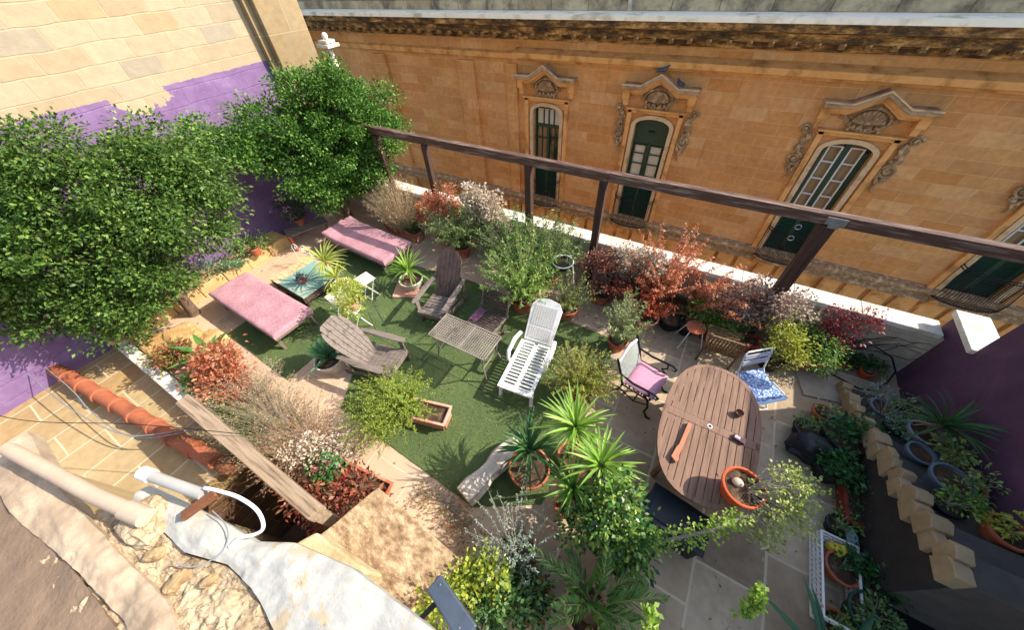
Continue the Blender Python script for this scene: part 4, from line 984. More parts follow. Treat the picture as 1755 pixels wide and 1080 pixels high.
tag(b.build('stone_block', nm('lime_block', 'c4b58e', 'b7a478', 6, .9, .012, c3='9a7c54', sc3=2.5), bevel=.025), 'cream lime-washed stone block between the white wall and the mottled slab', 'stone block')
# ================================================================== FOREGROUND WALL TOP
m, n, l, bb = newmat('white_render'); v = coords(n, l)
c = ramp(n, l, noise(n, l, v, 4.5, 9, .7), [(.3, lin('8d8c86')), (.5, lin('a5a298')), (.7, lin('b9b2a0'))])
g = ramp(n, l, noise(n, l, v, 3, 8, .75), [(.54, (0, 0, 0, 1)), (.57, (1, 1, 1, 1))]); c = mix(n, l, g, c, lin('a8977a')); g = ramp(n, l, noise(n, l, v, 11, 8, .8), [(.62, (0, 0, 0, 1)), (.66, (1, 1, 1, 1))]); c = mix(n, l, g, c, lin('7c6b54'))
l.new(c, bb.inputs['Base Color']); bb.inputs['Roughness'].default_value = .8; bump(n, l, bb, noise(n, l, v, 18, 9, .7), .012); render_m = m
def slabgrid(name, polyA, polyB, k, q, zf, mat, label, cat, thick=.12):
    """surface between two polylines with an uneven top and real thickness"""
    b = MB(); 
    def at(pl, t): 
        f = t*(len(pl)-1); i = min(int(f), len(pl)-2); u = f-i; return (pl[i][0]*(1-u)+pl[i+1][0]*u, pl[i][1]*(1-u)+pl[i+1][1]*u)
    vs = []
    for i in range(k+1):
        a = at(polyA, i/k); c_ = at(polyB, i/k)
        for j in range(q+1): u = j/q; x = a[0]*(1-u)+c_[0]*u; y = a[1]*(1-u)+c_[1]*u; vs.append((x, y, zf(x, y, u)))
    n0 = len(vs); lo = [(x, y, z-thick) for x, y, z in vs]
    fs = [(i*(q+1)+j, (i+1)*(q+1)+j, (i+1)*(q+1)+j+1, i*(q+1)+j+1) for i in range(k) for j in range(q)]
    ring = [i*(q+1) for i in range(k+1)]+[k*(q+1)+j for j in range(1, q+1)]+[i*(q+1)+q for i in range(k-1, -1, -1)]+[j for j in range(q-1, 0, -1)]
    b.add(vs+lo, fs+[tuple(n0+x for x in f[::-1]) for f in fs]+[(ring[i], ring[(i+1) % len(ring)], n0+ring[(i+1) % len(ring)], n0+ring[i]) for i in range(len(ring))])
    return tag(b.build(name, mat, smooth=True), label, cat)
from mathutils import noise as mn
def fz(x, y, s, a, o=0): return a*mn.fractal(Vector((x*s, y*s, o)), .7, 2.1, 6)
slabgrid('white_wall_top', [(-2.67, -.73), (-1.95, -.59), (-1.68, -.55), (-1.45, -.43), (-1.03, -.34), (-.45, -.31), (.25, -.3)], [(-2.62, -.83), (-2.0, -.8), (-1.7, -.7), (-1.45, -.69), (-1.16, -.74), (-.8, -.9), (.1, -1.2)], 90, 22,
         lambda x, y, u: 2.6+.02*math.sin(u*math.pi)-.03*(1-u)**4+fz(x, y, 3, .014)+fz(x, y, 11, .009), render_m, 'whitewashed sloping top of the near roof wall at the bottom left', 'wall top', .1)
m, n, l, bb = newmat('rubble'); v = coords(n, l)
c = ramp(n, l, noise(n, l, v, 5, 10, .75), [(.3, lin('66523c')), (.4, lin('8f785a')), (.5, lin('b39b78')), (.6, lin('c6b18c')), (.75, lin('ab926e'))])
vo = n.new('ShaderNodeTexVoronoi'); vo.feature = 'DISTANCE_TO_EDGE'; vo.inputs['Scale'].default_value = 7
vd = n.new('ShaderNodeVectorMath'); vd.operation = 'MULTIPLY_ADD'; vd.inputs[1].default_value = (.25, .25, .25); nz_ = n.new('ShaderNodeTexNoise'); nz_.inputs['Scale'].default_value = 6; nz_.inputs['Detail'].default_value = 6; l.new(v, nz_.inputs['Vector']); l.new(nz_.outputs['Color'], vd.inputs[0]); l.new(v, vd.inputs[2]); l.new(vd.outputs[0], vo.inputs['Vector'])
cr_ = ramp(n, l, vo.outputs['Distance'], [(.0, (1, 1, 1, 1)), (.035, (0, 0, 0, 1))]); c = mix(n, l, math_(n, l, 'MULTIPLY', cr_, .7), c, lin('4a3a2a'))
l.new(c, bb.inputs['Base Color']); bb.inputs['Roughness'].default_value = .95; bump(n, l, bb, noise(n, l, v, 22, 10, .8), .02); rub = m
def rz(x, y, u):
    v = mn.fractal(Vector((x*3.2, y*3.2, 4)), .6, 2.2, 7); r = mn.multi_fractal(Vector((x*9, y*9, 1)), .9, 2.0, 5)
    f2 = mn.fractal(Vector((x*26, y*26, 2)), .8, 2.1, 4); st = round(v*5)/5; return 2.555+.028*(.4*v+.6*st)+.012*f2+.004*r+.02*(1-u)
slabgrid('rubble_wall', [(-2.62, -.84), (-2.0, -.81), (-1.7, -.71), (-1.45, -.7), (-1.16, -.75), (-.8, -.91), (.1, -1.21)], [(-3.2, -1.35), (-2.6, -1.3), (-2.2, -1.35), (-1.9, -1.4), (-1.5, -1.6), (-1.0, -1.9), (-.2, -2.2)], 190, 90, rz, rub, 'broken sandy rubble and mortar behind the whitewashed wall top', 'rubble', .3)
m, n, l, bb = newmat('pink_mortar'); v = coords(n, l)
c = ramp(n, l, noise(n, l, v, 3, 9, .7), [(.3, lin('84705a')), (.5, lin('a48e74')), (.62, lin('b5a084')), (.7, lin('8f7a60'))]); l.new(c, bb.inputs['Base Color']); bb.inputs['Roughness'].default_value = .9; bump(n, l, bb, noise(n, l, v, 16, 9, .7), .015)
slabgrid('mortar_ledge', [(-4.0, -1.02), (-3.2, -1.06), (-2.6, -1.02), (-2.2, -1.0), (-1.85, -.97), (-1.55, -1.02)], [(-4.0, -1.3), (-3.2, -1.28), (-2.65, -1.2), (-2.3, -1.16), (-1.95, -1.14), (-1.6, -1.16)], 80, 16, lambda x, y, u: 2.6+.012*math.sin(u*math.pi)+fz(x, y, 4, .02, 3)+fz(x, y, 18, .008, 5), m, 'smooth pinkish mortar ledge at the far bottom left', 'ledge', .12)
slabgrid('shaded_gutter', [(-4.0, -1.3), (-2.65, -1.2), (-1.6, -1.17)], [(-4.0, -2.2), (-2.6, -2.1), (-1.2, -2.0)], 40, 12, lambda x, y, u: 2.585-.1*u+fz(x, y, 5, .02, 6)+fz(x, y, 18, .008, 5), nm('brown_mortar', '6f5b4a', '86705a', 6, .9, .015), 'brown rough mortar bed beyond the pinkish ledge', 'mortar bed', .15)
b = MB(); b.prism([(-4.2, -1.25), (-2.4, -1.14), (-1.9, -1.0), (-1.4, -.9), (-.6, -.95), (.3, -1.2), (.3, -2.6), (-4.2, -2.6)], -2.9, 2.35)
tag(b.build('house_wall', roofm), 'sandstone body of the near house under the whitewashed wall top', 'wall')
rk = nm('broken_stone', 'a98f68', '937650', 7, .95, .02, c3='6e543a', sc3=4)
r2 = random.Random(3); lab = ['angular', 'flat', 'rounded', 'split', 'small', 'tilted', 'pale', 'chipped', 'wedge-shaped', 'jagged']
def rockmesh(s, seed):
    b = MB(); b.sphere((0, 0, 0), 1, 20, 14); q = []
    for (x, y, z) in b.v:
        f = 1+.35*mn.noise(Vector((x*1.3+seed, y*1.3, z*1.3)))+.12*mn.noise(Vector((x*4+seed, y*4, z*4))); p = Vector((x, y, z))*f
        p = Vector([round(c*2.2)/2.2*.35+c*.65 for c in p]); q.append((p.x*s[0], p.y*s[1], p.z*s[2]))
    b.v = q; return b
for i, (x, y, s, zz) in enumerate([(-2.15, -.9, .045, 2.6), (-1.9, -.9, .055, 2.58), (-1.72, -.8, .035, 2.6)]):
    o = rockmesh((s*1.3, s*.8, s*.55), i*3.1).build('rubble_stone', rk, None, (x, y, zz), r2.uniform(0, 3)); 
    tag(o, ['angular sandstone lump beside the beige drain pipe end', 'widest sandstone lump in the middle of the rubble', 'pale sandstone lump against the whitewashed wall top', 'sandstone lump lying nearest the bottom edge in the rubble', 'flat sandstone lump on the pinkish mortar ledge', 'small sandstone lump at the right end of the rubble'][i], 'stone', 'loose stones on the near wall')
# pipes
pvc = nm('grey_pvc', 'a8a49c', '98948b', 5, .5, .002); beige = nm('beige_pipe', 'b9a08a', 'ac937b', 5, .6, .003)
t = thing('drain_pipe', 'thick beige drain pipe set in mortar at the lower left edge', 'pipe', (0, 0, 0))
MB().tube([(-3.7, -1.08, 2.74), (-2.76, -.9, 2.72), (-2.42, -.82, 2.7)], .044, 16).build('pipe', beige, t, smooth=True)
MB().tube([(-2.5, -.84, 2.7), (-2.34, -.8, 2.69)], .055, 16).build('collar', beige, t, smooth=True)
o = rockmesh((.2, .13, .07), 9).build('mortar', rub, t, (-2.42, -.84, 2.6))
t = thing('white_pipe', 'short white plastic pipe with a cap above the whitewashed wall', 'pipe', (0, 0, 0))
MB().tube([(-2.6, -.66, 2.74), (-2.12, -.535, 2.72)], .034, 14).build('pipe', pvc, t, smooth=True); MB().tube([(-2.62, -.665, 2.742), (-2.54, -.645, 2.738)], .043, 14).build('cap', whitepl, t, smooth=True)
MB().beam((-2.16, -.68, 2.66), (-2.02, -.47, 2.76), .05, .04).build('clamp', nm('rust', '7a4a30', '935c3c', 14, .9, .008), t)
def arcp(c, r, a0, a1, k, z0, z1, sq=.6): return [(c[0]+r*math.cos(R(a0+(a1-a0)*i/k)), c[1]+r*sq*math.sin(R(a0+(a1-a0)*i/k)), z0+(z1-z0)*i/k) for i in range(k+1)]
b = MB(); b.tube([(-2.12, -.5, 2.76), (-2.0, -.46, 2.78), (-1.86, -.42, 2.78), (-1.74, -.41, 2.74), (-1.67, -.43, 2.7), (-1.64, -.47, 2.66), (-1.68, -.52, 2.63), (-1.75, -.58, 2.62), (-1.76, -.64, 2.62)], .011, 8, sm=6)
tag(b.build('white_cable', whitepl, smooth=True), 'white cable looping off the end of the short white pipe', 'cable')
b = MB(); b.tube([(-2.05, -.58, 2.63), (-1.9, -.58, 2.63), (-1.8, -.62, 2.63), (-1.78, -.7, 2.62), (-1.85, -.8, 2.62), (-1.95, -.84, 2.64)], .004, 6, sm=6)
tag(b.build('grey_cable', nm('grey_cable', '77787a', '8a8b8d', 6, .6, .001), smooth=True), 'thin grey cable curling over the rubble', 'cable')
# clay pipe on the roof with wires
cp = nm('clay_pipe', '9a5436', 'a96547', 6, .85, .006, c3='7d4830', sc3=3)
t = thing('clay_pipe', 'long orange clay drain pipe in joined sections lying on the sandy roof slabs', 'pipe', (0, 0, 0))
A = Vector((-9.6, -1.42, 0.02)); B = Vector((-4.95, -.82, -.0)); n_ = 9
for i in range(n_):
    a = A.lerp(B, i/n_); c_ = A.lerp(B, (i+.97)/n_); d = (c_-a)
    b = MB(); b.tube([a, a+d*.12, a+d*.14, c_], [.135, .135, .115, .11], 18); b.build('pipe_section', cp, t, smooth=True)
for i, z in enumerate((.2, .14)):
    b = MB(); b.tube([(-14, -1.9+i*.15, z+.05), (-9, -1.62+i*.2, z), (-7.6, -1.5+i*.1, z-.02), (-6.4, -1.25, z+.02), (-5.6, -.75, z+.1), (-5.0, -.42, .5+i*.2)], .008, 6, sm=8)
    tag(b.build('roof_cable', nm('grey_cable', '77787a'), smooth=True), ['grey cable sagging along the clay pipe to the timber handrail', 'second thinner grey cable sagging beside the clay pipe'][i], 'cable', 'cables on the roof')
b = MB(); b.tube([(-9, -2.3, .9), (-7, -1.7, 1.0), (-5.3, -.9, 1.1), (-3.9, -.25, 1.0)], .005, 5, sm=8); tag(b.build('overhead_wire', iron), 'thin dark wire stretched over the roof slabs', 'wire')
b = MB()
for k in range(8):
    a = [(-4.95+U(-.15, .15), -.75+U(-.1, .1), -.18)]
    for j in range(4): a.append((a[-1][0]+U(-.08, .1), a[-1][1]+U(-.06, .06), a[-1][2]+U(.0, .06)))
    b.tube(a, .02, 5)
b.sphere((-4.85, -.8, -.1), (.22, .12, .12), 10, 7); tag(b.build('rusty_lump', nm('rust', '7a4a30')), 'crumbled rusty heap at the end of the clay pipe', 'rubble heap')
# floodlight
t = thing('floodlight', 'dark grey floodlight on an arm at the bottom edge', 'floodlight', (-.42, -.19, 2.5), R(-14))
grey = nm('lamp_grey', '3b424b', '48505a', 8, .45, .002, spec=.5)
b = MB(); b.prism([(-.16, -.05), (.16, -.06), (.16, .05), (-.16, .05)], 0, .06); b.build('housing', grey, t, bevel=.008)
b = MB()
for i in range(9): b.box((-.12+i*.03, -.005, -.015), (.006, .08, .03))
b.build('cooling_fins', grey, t)
for (x, y) in ((-.12, .02), (.1, -.02)): MB().lathe([(.006, 0), (.005, .004), (0, .005)], 8, (x, y, .06)).build('screw', nm('steel', '9a9a98'), t)
MB().beam((-.08, -.05, .02), (-.12, -.28, -.1), .025, .03).build('arm', blackpl, t)
MB().box((0, .0, -.035), (.26, .07, .01)).build('lens', nm('lamp_glass', 'b8863a', 'd0a050', 8, .2, .001), t)
# ================================================================== PLANTS
LG = leafm('leaf_citrus', ['2c451a', '3d5a22', '4f702c', '67883a', '8aa04c', '3f6030'], .35)
LG2 = leafm('leaf_orange_tree', ['294818', '386020', '4a762a', '648f38', '86a648', '3a5a28'], .35)
OLV = leafm('leaf_olive', ['566838', '738648', '8f9f5a', 'a6b46e', '7a9a42'], .35)
GRN = leafm('leaf_green', ['3f6222', '588032', '769c40', '96b254'], .38)
YGR = leafm('leaf_yellowgreen', ['7f8f2a', 'a0a838', 'b9b648', '8c9c30', 'c8c060'], .4)
LIME = leafm('leaf_lime', ['6f9430', '8aac3c', 'a6bf50', 'b9c86a'], .45)
RED = leafm('leaf_red', ['b45c42', 'cc7454', 'dc8c6a', 'cc8e60', 'a2603f', 'e2a482', '948048'], .48)
DRED = leafm('leaf_darkred', ['6a3430', '8a4a3e', 'a4604e', '7a5040', '8f7a58'], .4)
BUFF = leafm('leaf_dry', ['9f8662', 'b89d74', 'c9b18a', '8f7350', 'd8c6a2'], .3, .8)
CREAM = leafm('leaf_cream', ['b9a88c', 'cfc0a4', 'd8ccb6', 'a08a70', 'c2a694'], .3, .8)
PINKD = leafm('leaf_pinkdry', ['a58a78', 'bfa592', 'd2c0ae', '8f7262', '86705c'], .3, .8)
SILV = leafm('leaf_silver', ['7d8a78', '93a08c', '66745f', 'a7b09c'], .2)
DKG = leafm('leaf_dark', ['1f3a16', '2b4c1e', '3a6228', '4c7632'], .3)
BLUEG = leafm('leaf_blue_green', ['3f6a4a', '55825c', '6f9c70', '86ad7e'], .3)
YUC = leafm('yucca_leaf', ['5f8a2e', '7aa038', '93b348', 'a9c25c', '6a9436'], .35, .45)
YUCD = leafm('yucca_dark_leaf', ['2a4c26', '36602e', '457238', '2f5530'], .25, .45)
YUCY = leafm('yucca_yellow_leaf', ['9fae3c', 'b4bc50', 'c4c868', '8fa236'], .4, .45)
DEAD = leafm('dead_blade', ['b09468', 'c4aa7c', '9a7e54'], .25, .8)
twm = greybark
P0 = (terra, soil)
def pot(t, kind):
    if not kind: return
    if kind[0] == 'r': roundpot(t, kind[1], kind[2], kind[3], soil, *(kind[4:5]))
    else: trough(t, kind[1], kind[2], kind[3], kind[4], soil)
def bush(name, label, cat, loc, kind, lobes, mat, n, size, rz=0, asp=.5, clump=.1, nc=16, group=None, stem=True, r0=.012, extra=None, droop=.2, hollow=.3, up=.35, smat=None):
    t = thing(name, label, cat, loc, rz, group); pot(t, kind); clump = min(clump, .3*max(q[3] for q in lobes)); h = kind[2] if kind and kind[0] == 'r' else (kind[3] if kind else 0)
    o, C = crown('foliage', mat, t, lobes, n, size, asp, clump, nc, up, droop, hollow)
    if stem: twigs('branches', smat or twm, t, (0, 0, max(0, h-.04)), C[::2], r0, .003, 4)
    if extra: extra(t)
    return t
# --- big trees
t = thing('citrus_tree', 'largest bushy green tree filling the left edge in front of the purple wall', 'tree', (-8.6, .7, 0))
L = [(a+8.6, b_-.7, c_, r, r, r*.85) for a, b_, c_, r in [(-8.2, 2.1, 3.0, .62), (-8.15, 1.4, 2.7, .85), (-7.9, 1.75, 1.95, .7), (-8.3, .5, 1.75, .75), (-8.0, 2.35, 2.45, .55), (-8.35, .6, 2.7, .85), (-8.5, .0, 1.3, .55), (-8.6, -.3, 2.3, .9), (-8.8, -.9, 2.6, .8), (-8.3, 1.0, 3.3, .55), (-7.75, 1.0, 2.2, .6), (-8.9, .0, 3.2, .7), (-8.1, .2, 1.15, .5), (-8.4, -.2, .75, .45), (-8.9, .3, .9, .5), (-7.85, .75, 1.4, .45), (-9.1, -.7, 1.1, .5), (-9.2, -.9, 1.8, .6)]]
L = [(a, b_, c_, r*.92, r*.92, r*.8) for a, b_, c_, r, _, _ in L]
o, C = crown('crown', LG, t, L, 84000, .066, .55, .15, 36, .3, .2, .45)
b = MB(); b.tube([(0, 0, 0), (.03, .05, .5), (.1, .1, 1.0), (.15, .2, 1.5)], [.11, .09, .08, .07], 10); b.build('trunk', bark, t, smooth=True)
twigs('limbs', bark, t, (.15, .2, 1.5), [l[:3] for l in L], .05, .012, 6); twigs('branches', bark, t, (.15, .2, 1.8), C[::5], .015, .003, 4)
t = thing('orange_tree', 'dense round green tree in the corner where the purple wall meets the palace side', 'tree', (-8.6, 5.0, 0))
L = [(a+8.6, b_-5.0, c_, r, r, r*.85) for a, b_, c_, r in [(-7.85, 5.3, 2.95, .68), (-8.1, 4.55, 2.6, .7), (-7.6, 5.6, 2.35, .75), (-7.7, 6.1, 2.1, .5), (-7.8, 4.5, 1.55, .6), (-7.5, 5.2, 1.35, .55), (-7.6, 4.9, 2.1, .75), (-8.2, 5.2, 1.9, .8), (-8.6, 3.85, 2.75, .5), (-8.7, 3.2, 2.55, .5), (-8.9, 2.95, 2.85, .35), (-8.4, 3.6, 2.3, .45), (-7.25, 6.0, 2.75, .5), (-7.05, 5.85, 2.1, .5), (-7.5, 5.3, 3.2, .5), (-7.15, 5.3, 1.5, .45), (-8.0, 4.0, 1.75, .5), (-7.9, 4.3, 1.2, .45), (-8.2, 4.5, 2.1, .55), (-8.1, 4.9, 3.1, .5)]]
o, C = crown('crown', LG2, t, L, 84000, .066, .55, .14, 36, .3, .2, .45)
b = MB(); b.tube([(0, 0, 0), (.05, .0, .4), (.2, .0, .8), (.4, .05, 1.3)], [.12, .1, .08, .07], 10); b.tube([(.05, 0, .4), (0, -.3, 1.2), (-.05, -.9, 2.0)], [.07, .055, .04], 8); b.build('trunk', bark, t, smooth=True)
twigs('limbs', bark, t, (.4, .05, 1.3), [l[:3] for l in L[:8]], .05, .012, 6); twigs('branches', bark, t, (.4, .05, 1.7), C[::6], .014, .003, 4)
# small stuff under the trees
bush('potted_plant', 'leafy plant in a small orange pot at the foot of the purple wall', 'potted plant', (-8.85, 2.5, .28), ('r', .13, .2, terra), [(-.1, -.1, .35, .3, .35, .2), (.0, .25, .3, .2, .2, .15)], GRN, 700, .07, asp=.4)
bush('potted_plant', 'dark leafy plant with pale pink flowers on the bench by the purple wall', 'potted plant', (-8.7, 3.75, .44), ('r', .12, .18, terra), [(-.1, 0, .4, .3, .3, .25)], DKG, 600, .07,
     extra=lambda t: struct(crown('flowers', leafm('pink_petal', ['d9a8c8', 'e6c6da', 'c890b8'], .3), t, [(-.1, -.1, .5, .35, .4, .3)], 90, .04, .9, .06, 9)[0], 'stuff'))
bush('ground_shrub', 'low pale green leaves beneath the big tree next to the orange pot', 'plant', (-9.0, 1.8, .28), None, [(0, 0, .2, .35, .5, .2)], BLUEG, 700, .06)
bush('potted_succulent', 'tiny dark succulent in a small red pot standing on the turquoise table', 'potted plant', (-6.85, 2.35, .3), ('r', .06, .09, terra), [(0, 0, .16, .12, .12, .07)], leafm('succ_dark', ['3a2c34', '54404a', '6a565c'], .1), 120, .06, asp=.4, clump=.04, nc=8, stem=False)
# bed behind: parapet side
t = thing('trough_planter', 'long terracotta trough with tall dry grass between the two left pergola posts', 'planter', (-6.45, 5.05, 0), R(-6)); trough(t, 1.25, .3, .26, terra, soil)
stems(t, nm('dry_stalk', 'b39a74', '9a8058', 20), BUFF, 300, 1.6, .5, .3, .22, 24, .06, .009, .3, .003, leafdir=.5)
bush('green_tuft', 'dark green low growth in the trough at the foot of the dry grass', 'plant', (-6.2, 5.1, .26), None, [(0, 0, .12, .45, .14, .14)], DKG, 900, .05)
t = bush('red_shrub', 'red and orange leaved shrub right of the dry grass trough', 'shrub', (-5.2, 5.2, 0), ('r', .2, .28, terra), [(0, 0, .95, .45, .35, .4), (.35, .1, 1.35, .22, .2, .3), (-.35, 0, .7, .28, .2, .25)], RED, 3600, .07, asp=.35)
def oleander(name, label, loc, H, spread, n, mat=OLV, nl=46, ll=.085, kind=('r', .2, .3, terra), lean=(0, 0), cat='shrub', lw=.013):
    if cat == 'shrub' and H > 1.1 and mat != SILV: n = int(n*2.3); H *= 1.2; spread *= 1.12; nl = int(nl*1.25); lw *= 1.35
    t = thing(name, label, cat, loc); pot(t, kind); h = kind[2] if kind and kind[0] == 'r' else 0.02
    stems(t, twm, mat, n, H, spread, .1, h-.03 if kind else 0, nl, ll, lw, .25, .006, .12, lean, .62, .06); return t
oleander('leafy_shrub', 'grey-green willowy shrub with red leaves behind it, left part of the parapet', (-4.5, 5.0, 0), 1.15, .72, 46)
bush('dry_shrub', 'cream dried flower heads of a shrub leaning over the parapet left of the middle post', 'shrub', (-3.9, 5.3, 0), None, [(-.1, .1, 1.15, .5, .3, .4), (.35, 0, .8, .35, .25, .35), (-.3, 0, 1.5, .3, .2, .22)], CREAM, 5000, .055, asp=.8, clump=.09, nc=26, smat=bark)
oleander('leafy_shrub', 'fresh green shrub right in front of the middle pergola post', (-3.0, 4.85, 0), 1.3, .7, 48, GRN, 46, .07)
oleander('leafy_shrub', 'olive-green fine-leaved shrub whose top rises right of the middle pergola post', (-2.2, 4.95, 0), 1.35, .62, 46, OLV)
oleander('leafy_shrub', 'broadest fine-leaved green shrub, in an orange pot above the slatted chair', (-2.35, 4.1, 0), 1.3, .72, 70, leafm('leaf_mid', ['54762c', '70923a', '8fab4c', 'a8bc62'], .38), 50, .07, ('r', .26, .34, terra))
oleander('leafy_shrub', 'yellowish-green shrub in an orange pot behind the head of the white lounger', (-1.5, 4.3, 0), .95, .5, 40, leafm('leaf_ylw', ['7a8636', '929a48', 'aab05c', '6f8038'], .3), 40, .06, ('r', .22, .28, terra))
t = thing('hanging_planter', 'round dark pot hanging in a wire ring among the green shrubs', 'hanging pot', (-1.75, 4.55, .95)); roundpot(t, .15, .17, blackpl, soil)
MB().tube([(.19*math.cos(a), .19*math.sin(a), .16) for a in [k*math.pi/10 for k in range(20)]], .011, 6, closed=True).build('ring', whitemet, t); MB().tube([(.19, 0, .16), (.3, .1, -.95)], .01, 5).build('stake', whitemet, t)
t = thing('garden_stake', 'pale leaning stick among the green shrubs by the parapet', 'stick', (-3.35, 4.75, 0)); MB().tube([(0, 0, 0), (-.05, .05, .6), (-.2, .1, 1.0)], [.014, .013, .01], 6).build('stick', greybark, t)
bush('dark_shrub', 'dark red shrub at the foot of the fourth pergola post', 'shrub', (-1.05, 5.0, 0), ('r', .2, .26, terra), [(0, 0, .7, .45, .35, .38), (.3, .1, .5, .35, .25, .3), (-.1, .1, 1.0, .28, .2, .22)], DRED, 3800, .06, asp=.4)
bush('dry_shrub', 'pale cream dried bush between the dark red shrub and the big red one', 'shrub', (-.6, 5.25, 0), None, [(0, .05, .9, .45, .25, .35), (.25, 0, 1.1, .25, .2, .2), (-.2, 0, .6, .25, .2, .25)], CREAM, 3600, .045, asp=.8, clump=.08, nc=22, smat=bark)
def redspray(name, label, loc, H, spread, n, lean, kind=None, mat=RED, nl=110):
    n = int(n*2.1); H *= 1.3; spread *= 1.1
    t = thing(name, label, 'shrub', loc); pot(t, kind); stems(t, bark, mat, n, H, spread, .08, .2 if kind else 0, nl, .06, .022, .2, .007, .2, lean, .9, .1)
redspray('red_spray_shrub', 'tallest feathery rust-red shrub against the parapet', (.0, 5.3, 0), 1.35, .75, 26, (-.05, .1), ('r', .24, .3, terra))
redspray('red_spray_shrub', 'feathery rust-red shrub spreading right along the parapet', (.65, 5.3, 0), .95, .6, 20, (.45, .1), ('r', .2, .26, terra))
redspray('red_spray_shrub', 'feathery rust-red shrub drooping towards the viewer below the tallest one', (-.2, 4.95, 0), .85, .5, 20, (0, -.1), None, leafm('leaf_rust', ['9a4428', 'b45a38', 'c87048', '8a4a30'], .35))
bush('dry_shrub', 'pinkish-white dried bush standing left of the thick right pergola post', 'shrub', (1.5, 5.3, 0), None, [(-.1, 0, .85, .55, .28, .42), (.3, .0, .95, .3, .25, .3), (-.3, 0, .5, .3, .2, .3)], PINKD, 5600, .042, asp=.8, clump=.09, nc=30, smat=bark)
bush('leafy_plant', 'round green plant in the red trough under the rust-red shrubs', 'plant', (.75, 5.05, .0), ('r', .15, .24, redpl), [(0, 0, .5, .26, .22, .22)], GRN, 900, .05)
bush('leafy_plant', 'second green plant in a long dark red trough left of the right post', 'plant', (1.3, 5.05, .0), ('t', .9, .26, .22, nm('dark_red_pot', '7a2c22', '8c3a2c', 8, .8)), [(-.1, 0, .4, .38, .14, .15)], GRN, 1200, .05)
for (lab, loc, r, h, m_) in [('terracotta pot with bare soil in front of the rust-red shrubs', (-.08, 4.75, 0), .2, .26, paleterra), ('black plastic pot beside the bare terracotta pot', (.32, 4.95, 0), .21, .26, blackpl), ('second black plastic pot tucked behind the first one', (.62, 4.95, 0), .17, .24, blackpl), ('brown wooden tub below the rust-red shrubs', (.3, 5.3, 0), .26, .3, rw)]:
    t = thing('plant_pot', lab, 'pot', loc); roundpot(t, r, h, m_, soil)
t = thing('plant_stand', 'rusty little metal stand with thin white legs before the red trough', 'plant stand', (.72, 4.7, 0), .3)
b = MB()
for sx in (-1, 1):
    for sy in (-1, 1): b.tube([(sx*.1, sy*.1, .42), (sx*.2, sy*.18, 0)], .009, 5)
b.build('legs', whitemet, t); MB().lathe([(.001, .42), (.15, .42), (.16, .45), (.15, .45)], 16).build('tray', terra, t)
oleander('potted_olive', 'slender potted olive-like tree above the black iron armchair', (-.38, 4.0, 0), 1.25, .36, 64, leafm('leaf_pale_olive', ['7f9058', '95a56a', 'aab77c', '6f8248', 'a8b848'], .35), 40, .06, ('r', .17, .24, terra), cat='potted tree')
oleander('low_herb', 'small grey-green herb on the paving left of the armchair', (-.45, 3.35, 0), .35, .25, 24, BLUEG, 26, .04, ('r', .1, .12, terra), cat='herb')
bush('yellow_shrub', 'small yellow-green shrub at the right of the rustic chair', 'shrub', (1.98, 4.8, 0), ('r', .18, .24, blackpl), [(0, 0, .52, .3, .26, .3), (-.1, .1, .75, .16, .14, .14)], YGR, 1500, .045, asp=.6)
t = bush('tub_plant', 'green plant in a wide terracotta pot below the right pergola post', 'potted plant', (2.45, 5.15, 0), ('r', .26, .3, terra), [(0, 0, .5, .38, .3, .22), (.2, -.2, .3, .22, .2, .18)], GRN, 1500, .06, asp=.3)
bush('dark_hedge', 'grey-green shrub pushed against the parapet right of the thick post', 'shrub', (2.15, 5.35, 0), None, [(0, 0, .55, .35, .2, .35), (.35, 0, .35, .3, .2, .25)], OLV, 1800, .06, asp=.25)
bush('nandina', 'wine-red leaved shrub at the right end of the parapet', 'shrub', (2.65, 5.35, 0), ('r', .18, .25, blackpl), [(0, 0, .65, .28, .2, .28), (.2, .15, .95, .18, .12, .16), (-.15, .1, .9, .15, .12, .15)], leafm('leaf_wine', ['7a2228', '93303a', '6a2a2a', 'a84a48'], .3), 1300, .055, asp=.4)
for i, (x, y, lab) in enumerate([(3.05, 5.38, 'small orange pot with dark leaves, left of the pair under the hose loop'), (3.32, 5.3, 'small orange pot with dark leaves, right of the pair under the hose loop')]):
    bush('small_potted_plant', lab, 'potted plant', (x, y, 0), ('r', .09, .14, nm('bright_terra', 'b8401f', 'c8502c', 8, .7)), [(.0, .08, .2, .2, .14, .1)], DKG, 420, .05, group='small pots by the hose')
t = thing('garden_hose', 'black hose arching from the parapet tap down to the paving', 'hose', (0, 0, 0))
b = MB(); b.tube([(2.72, 5.57, .45), (2.9, 5.45, .5), (3.15, 5.4, .58), (3.4, 5.35, .5), (3.56, 5.3, .3), (3.56, 5.2, .12), (3.45, 5.05, .02), (3.25, 4.98, .015), (2.9, 5.1, .012), (2.5, 5.05, .012), (2.3, 5.15, .012)], .013, 8)
b.build('hose', blackpl, t, smooth=True); MB().lathe([(.0, 0), (.05, 0), (.05, .02), (.03, .03)], 12, (2.72, 5.53, .45)).build('tap', nm('steel', '9a9a98'), t)
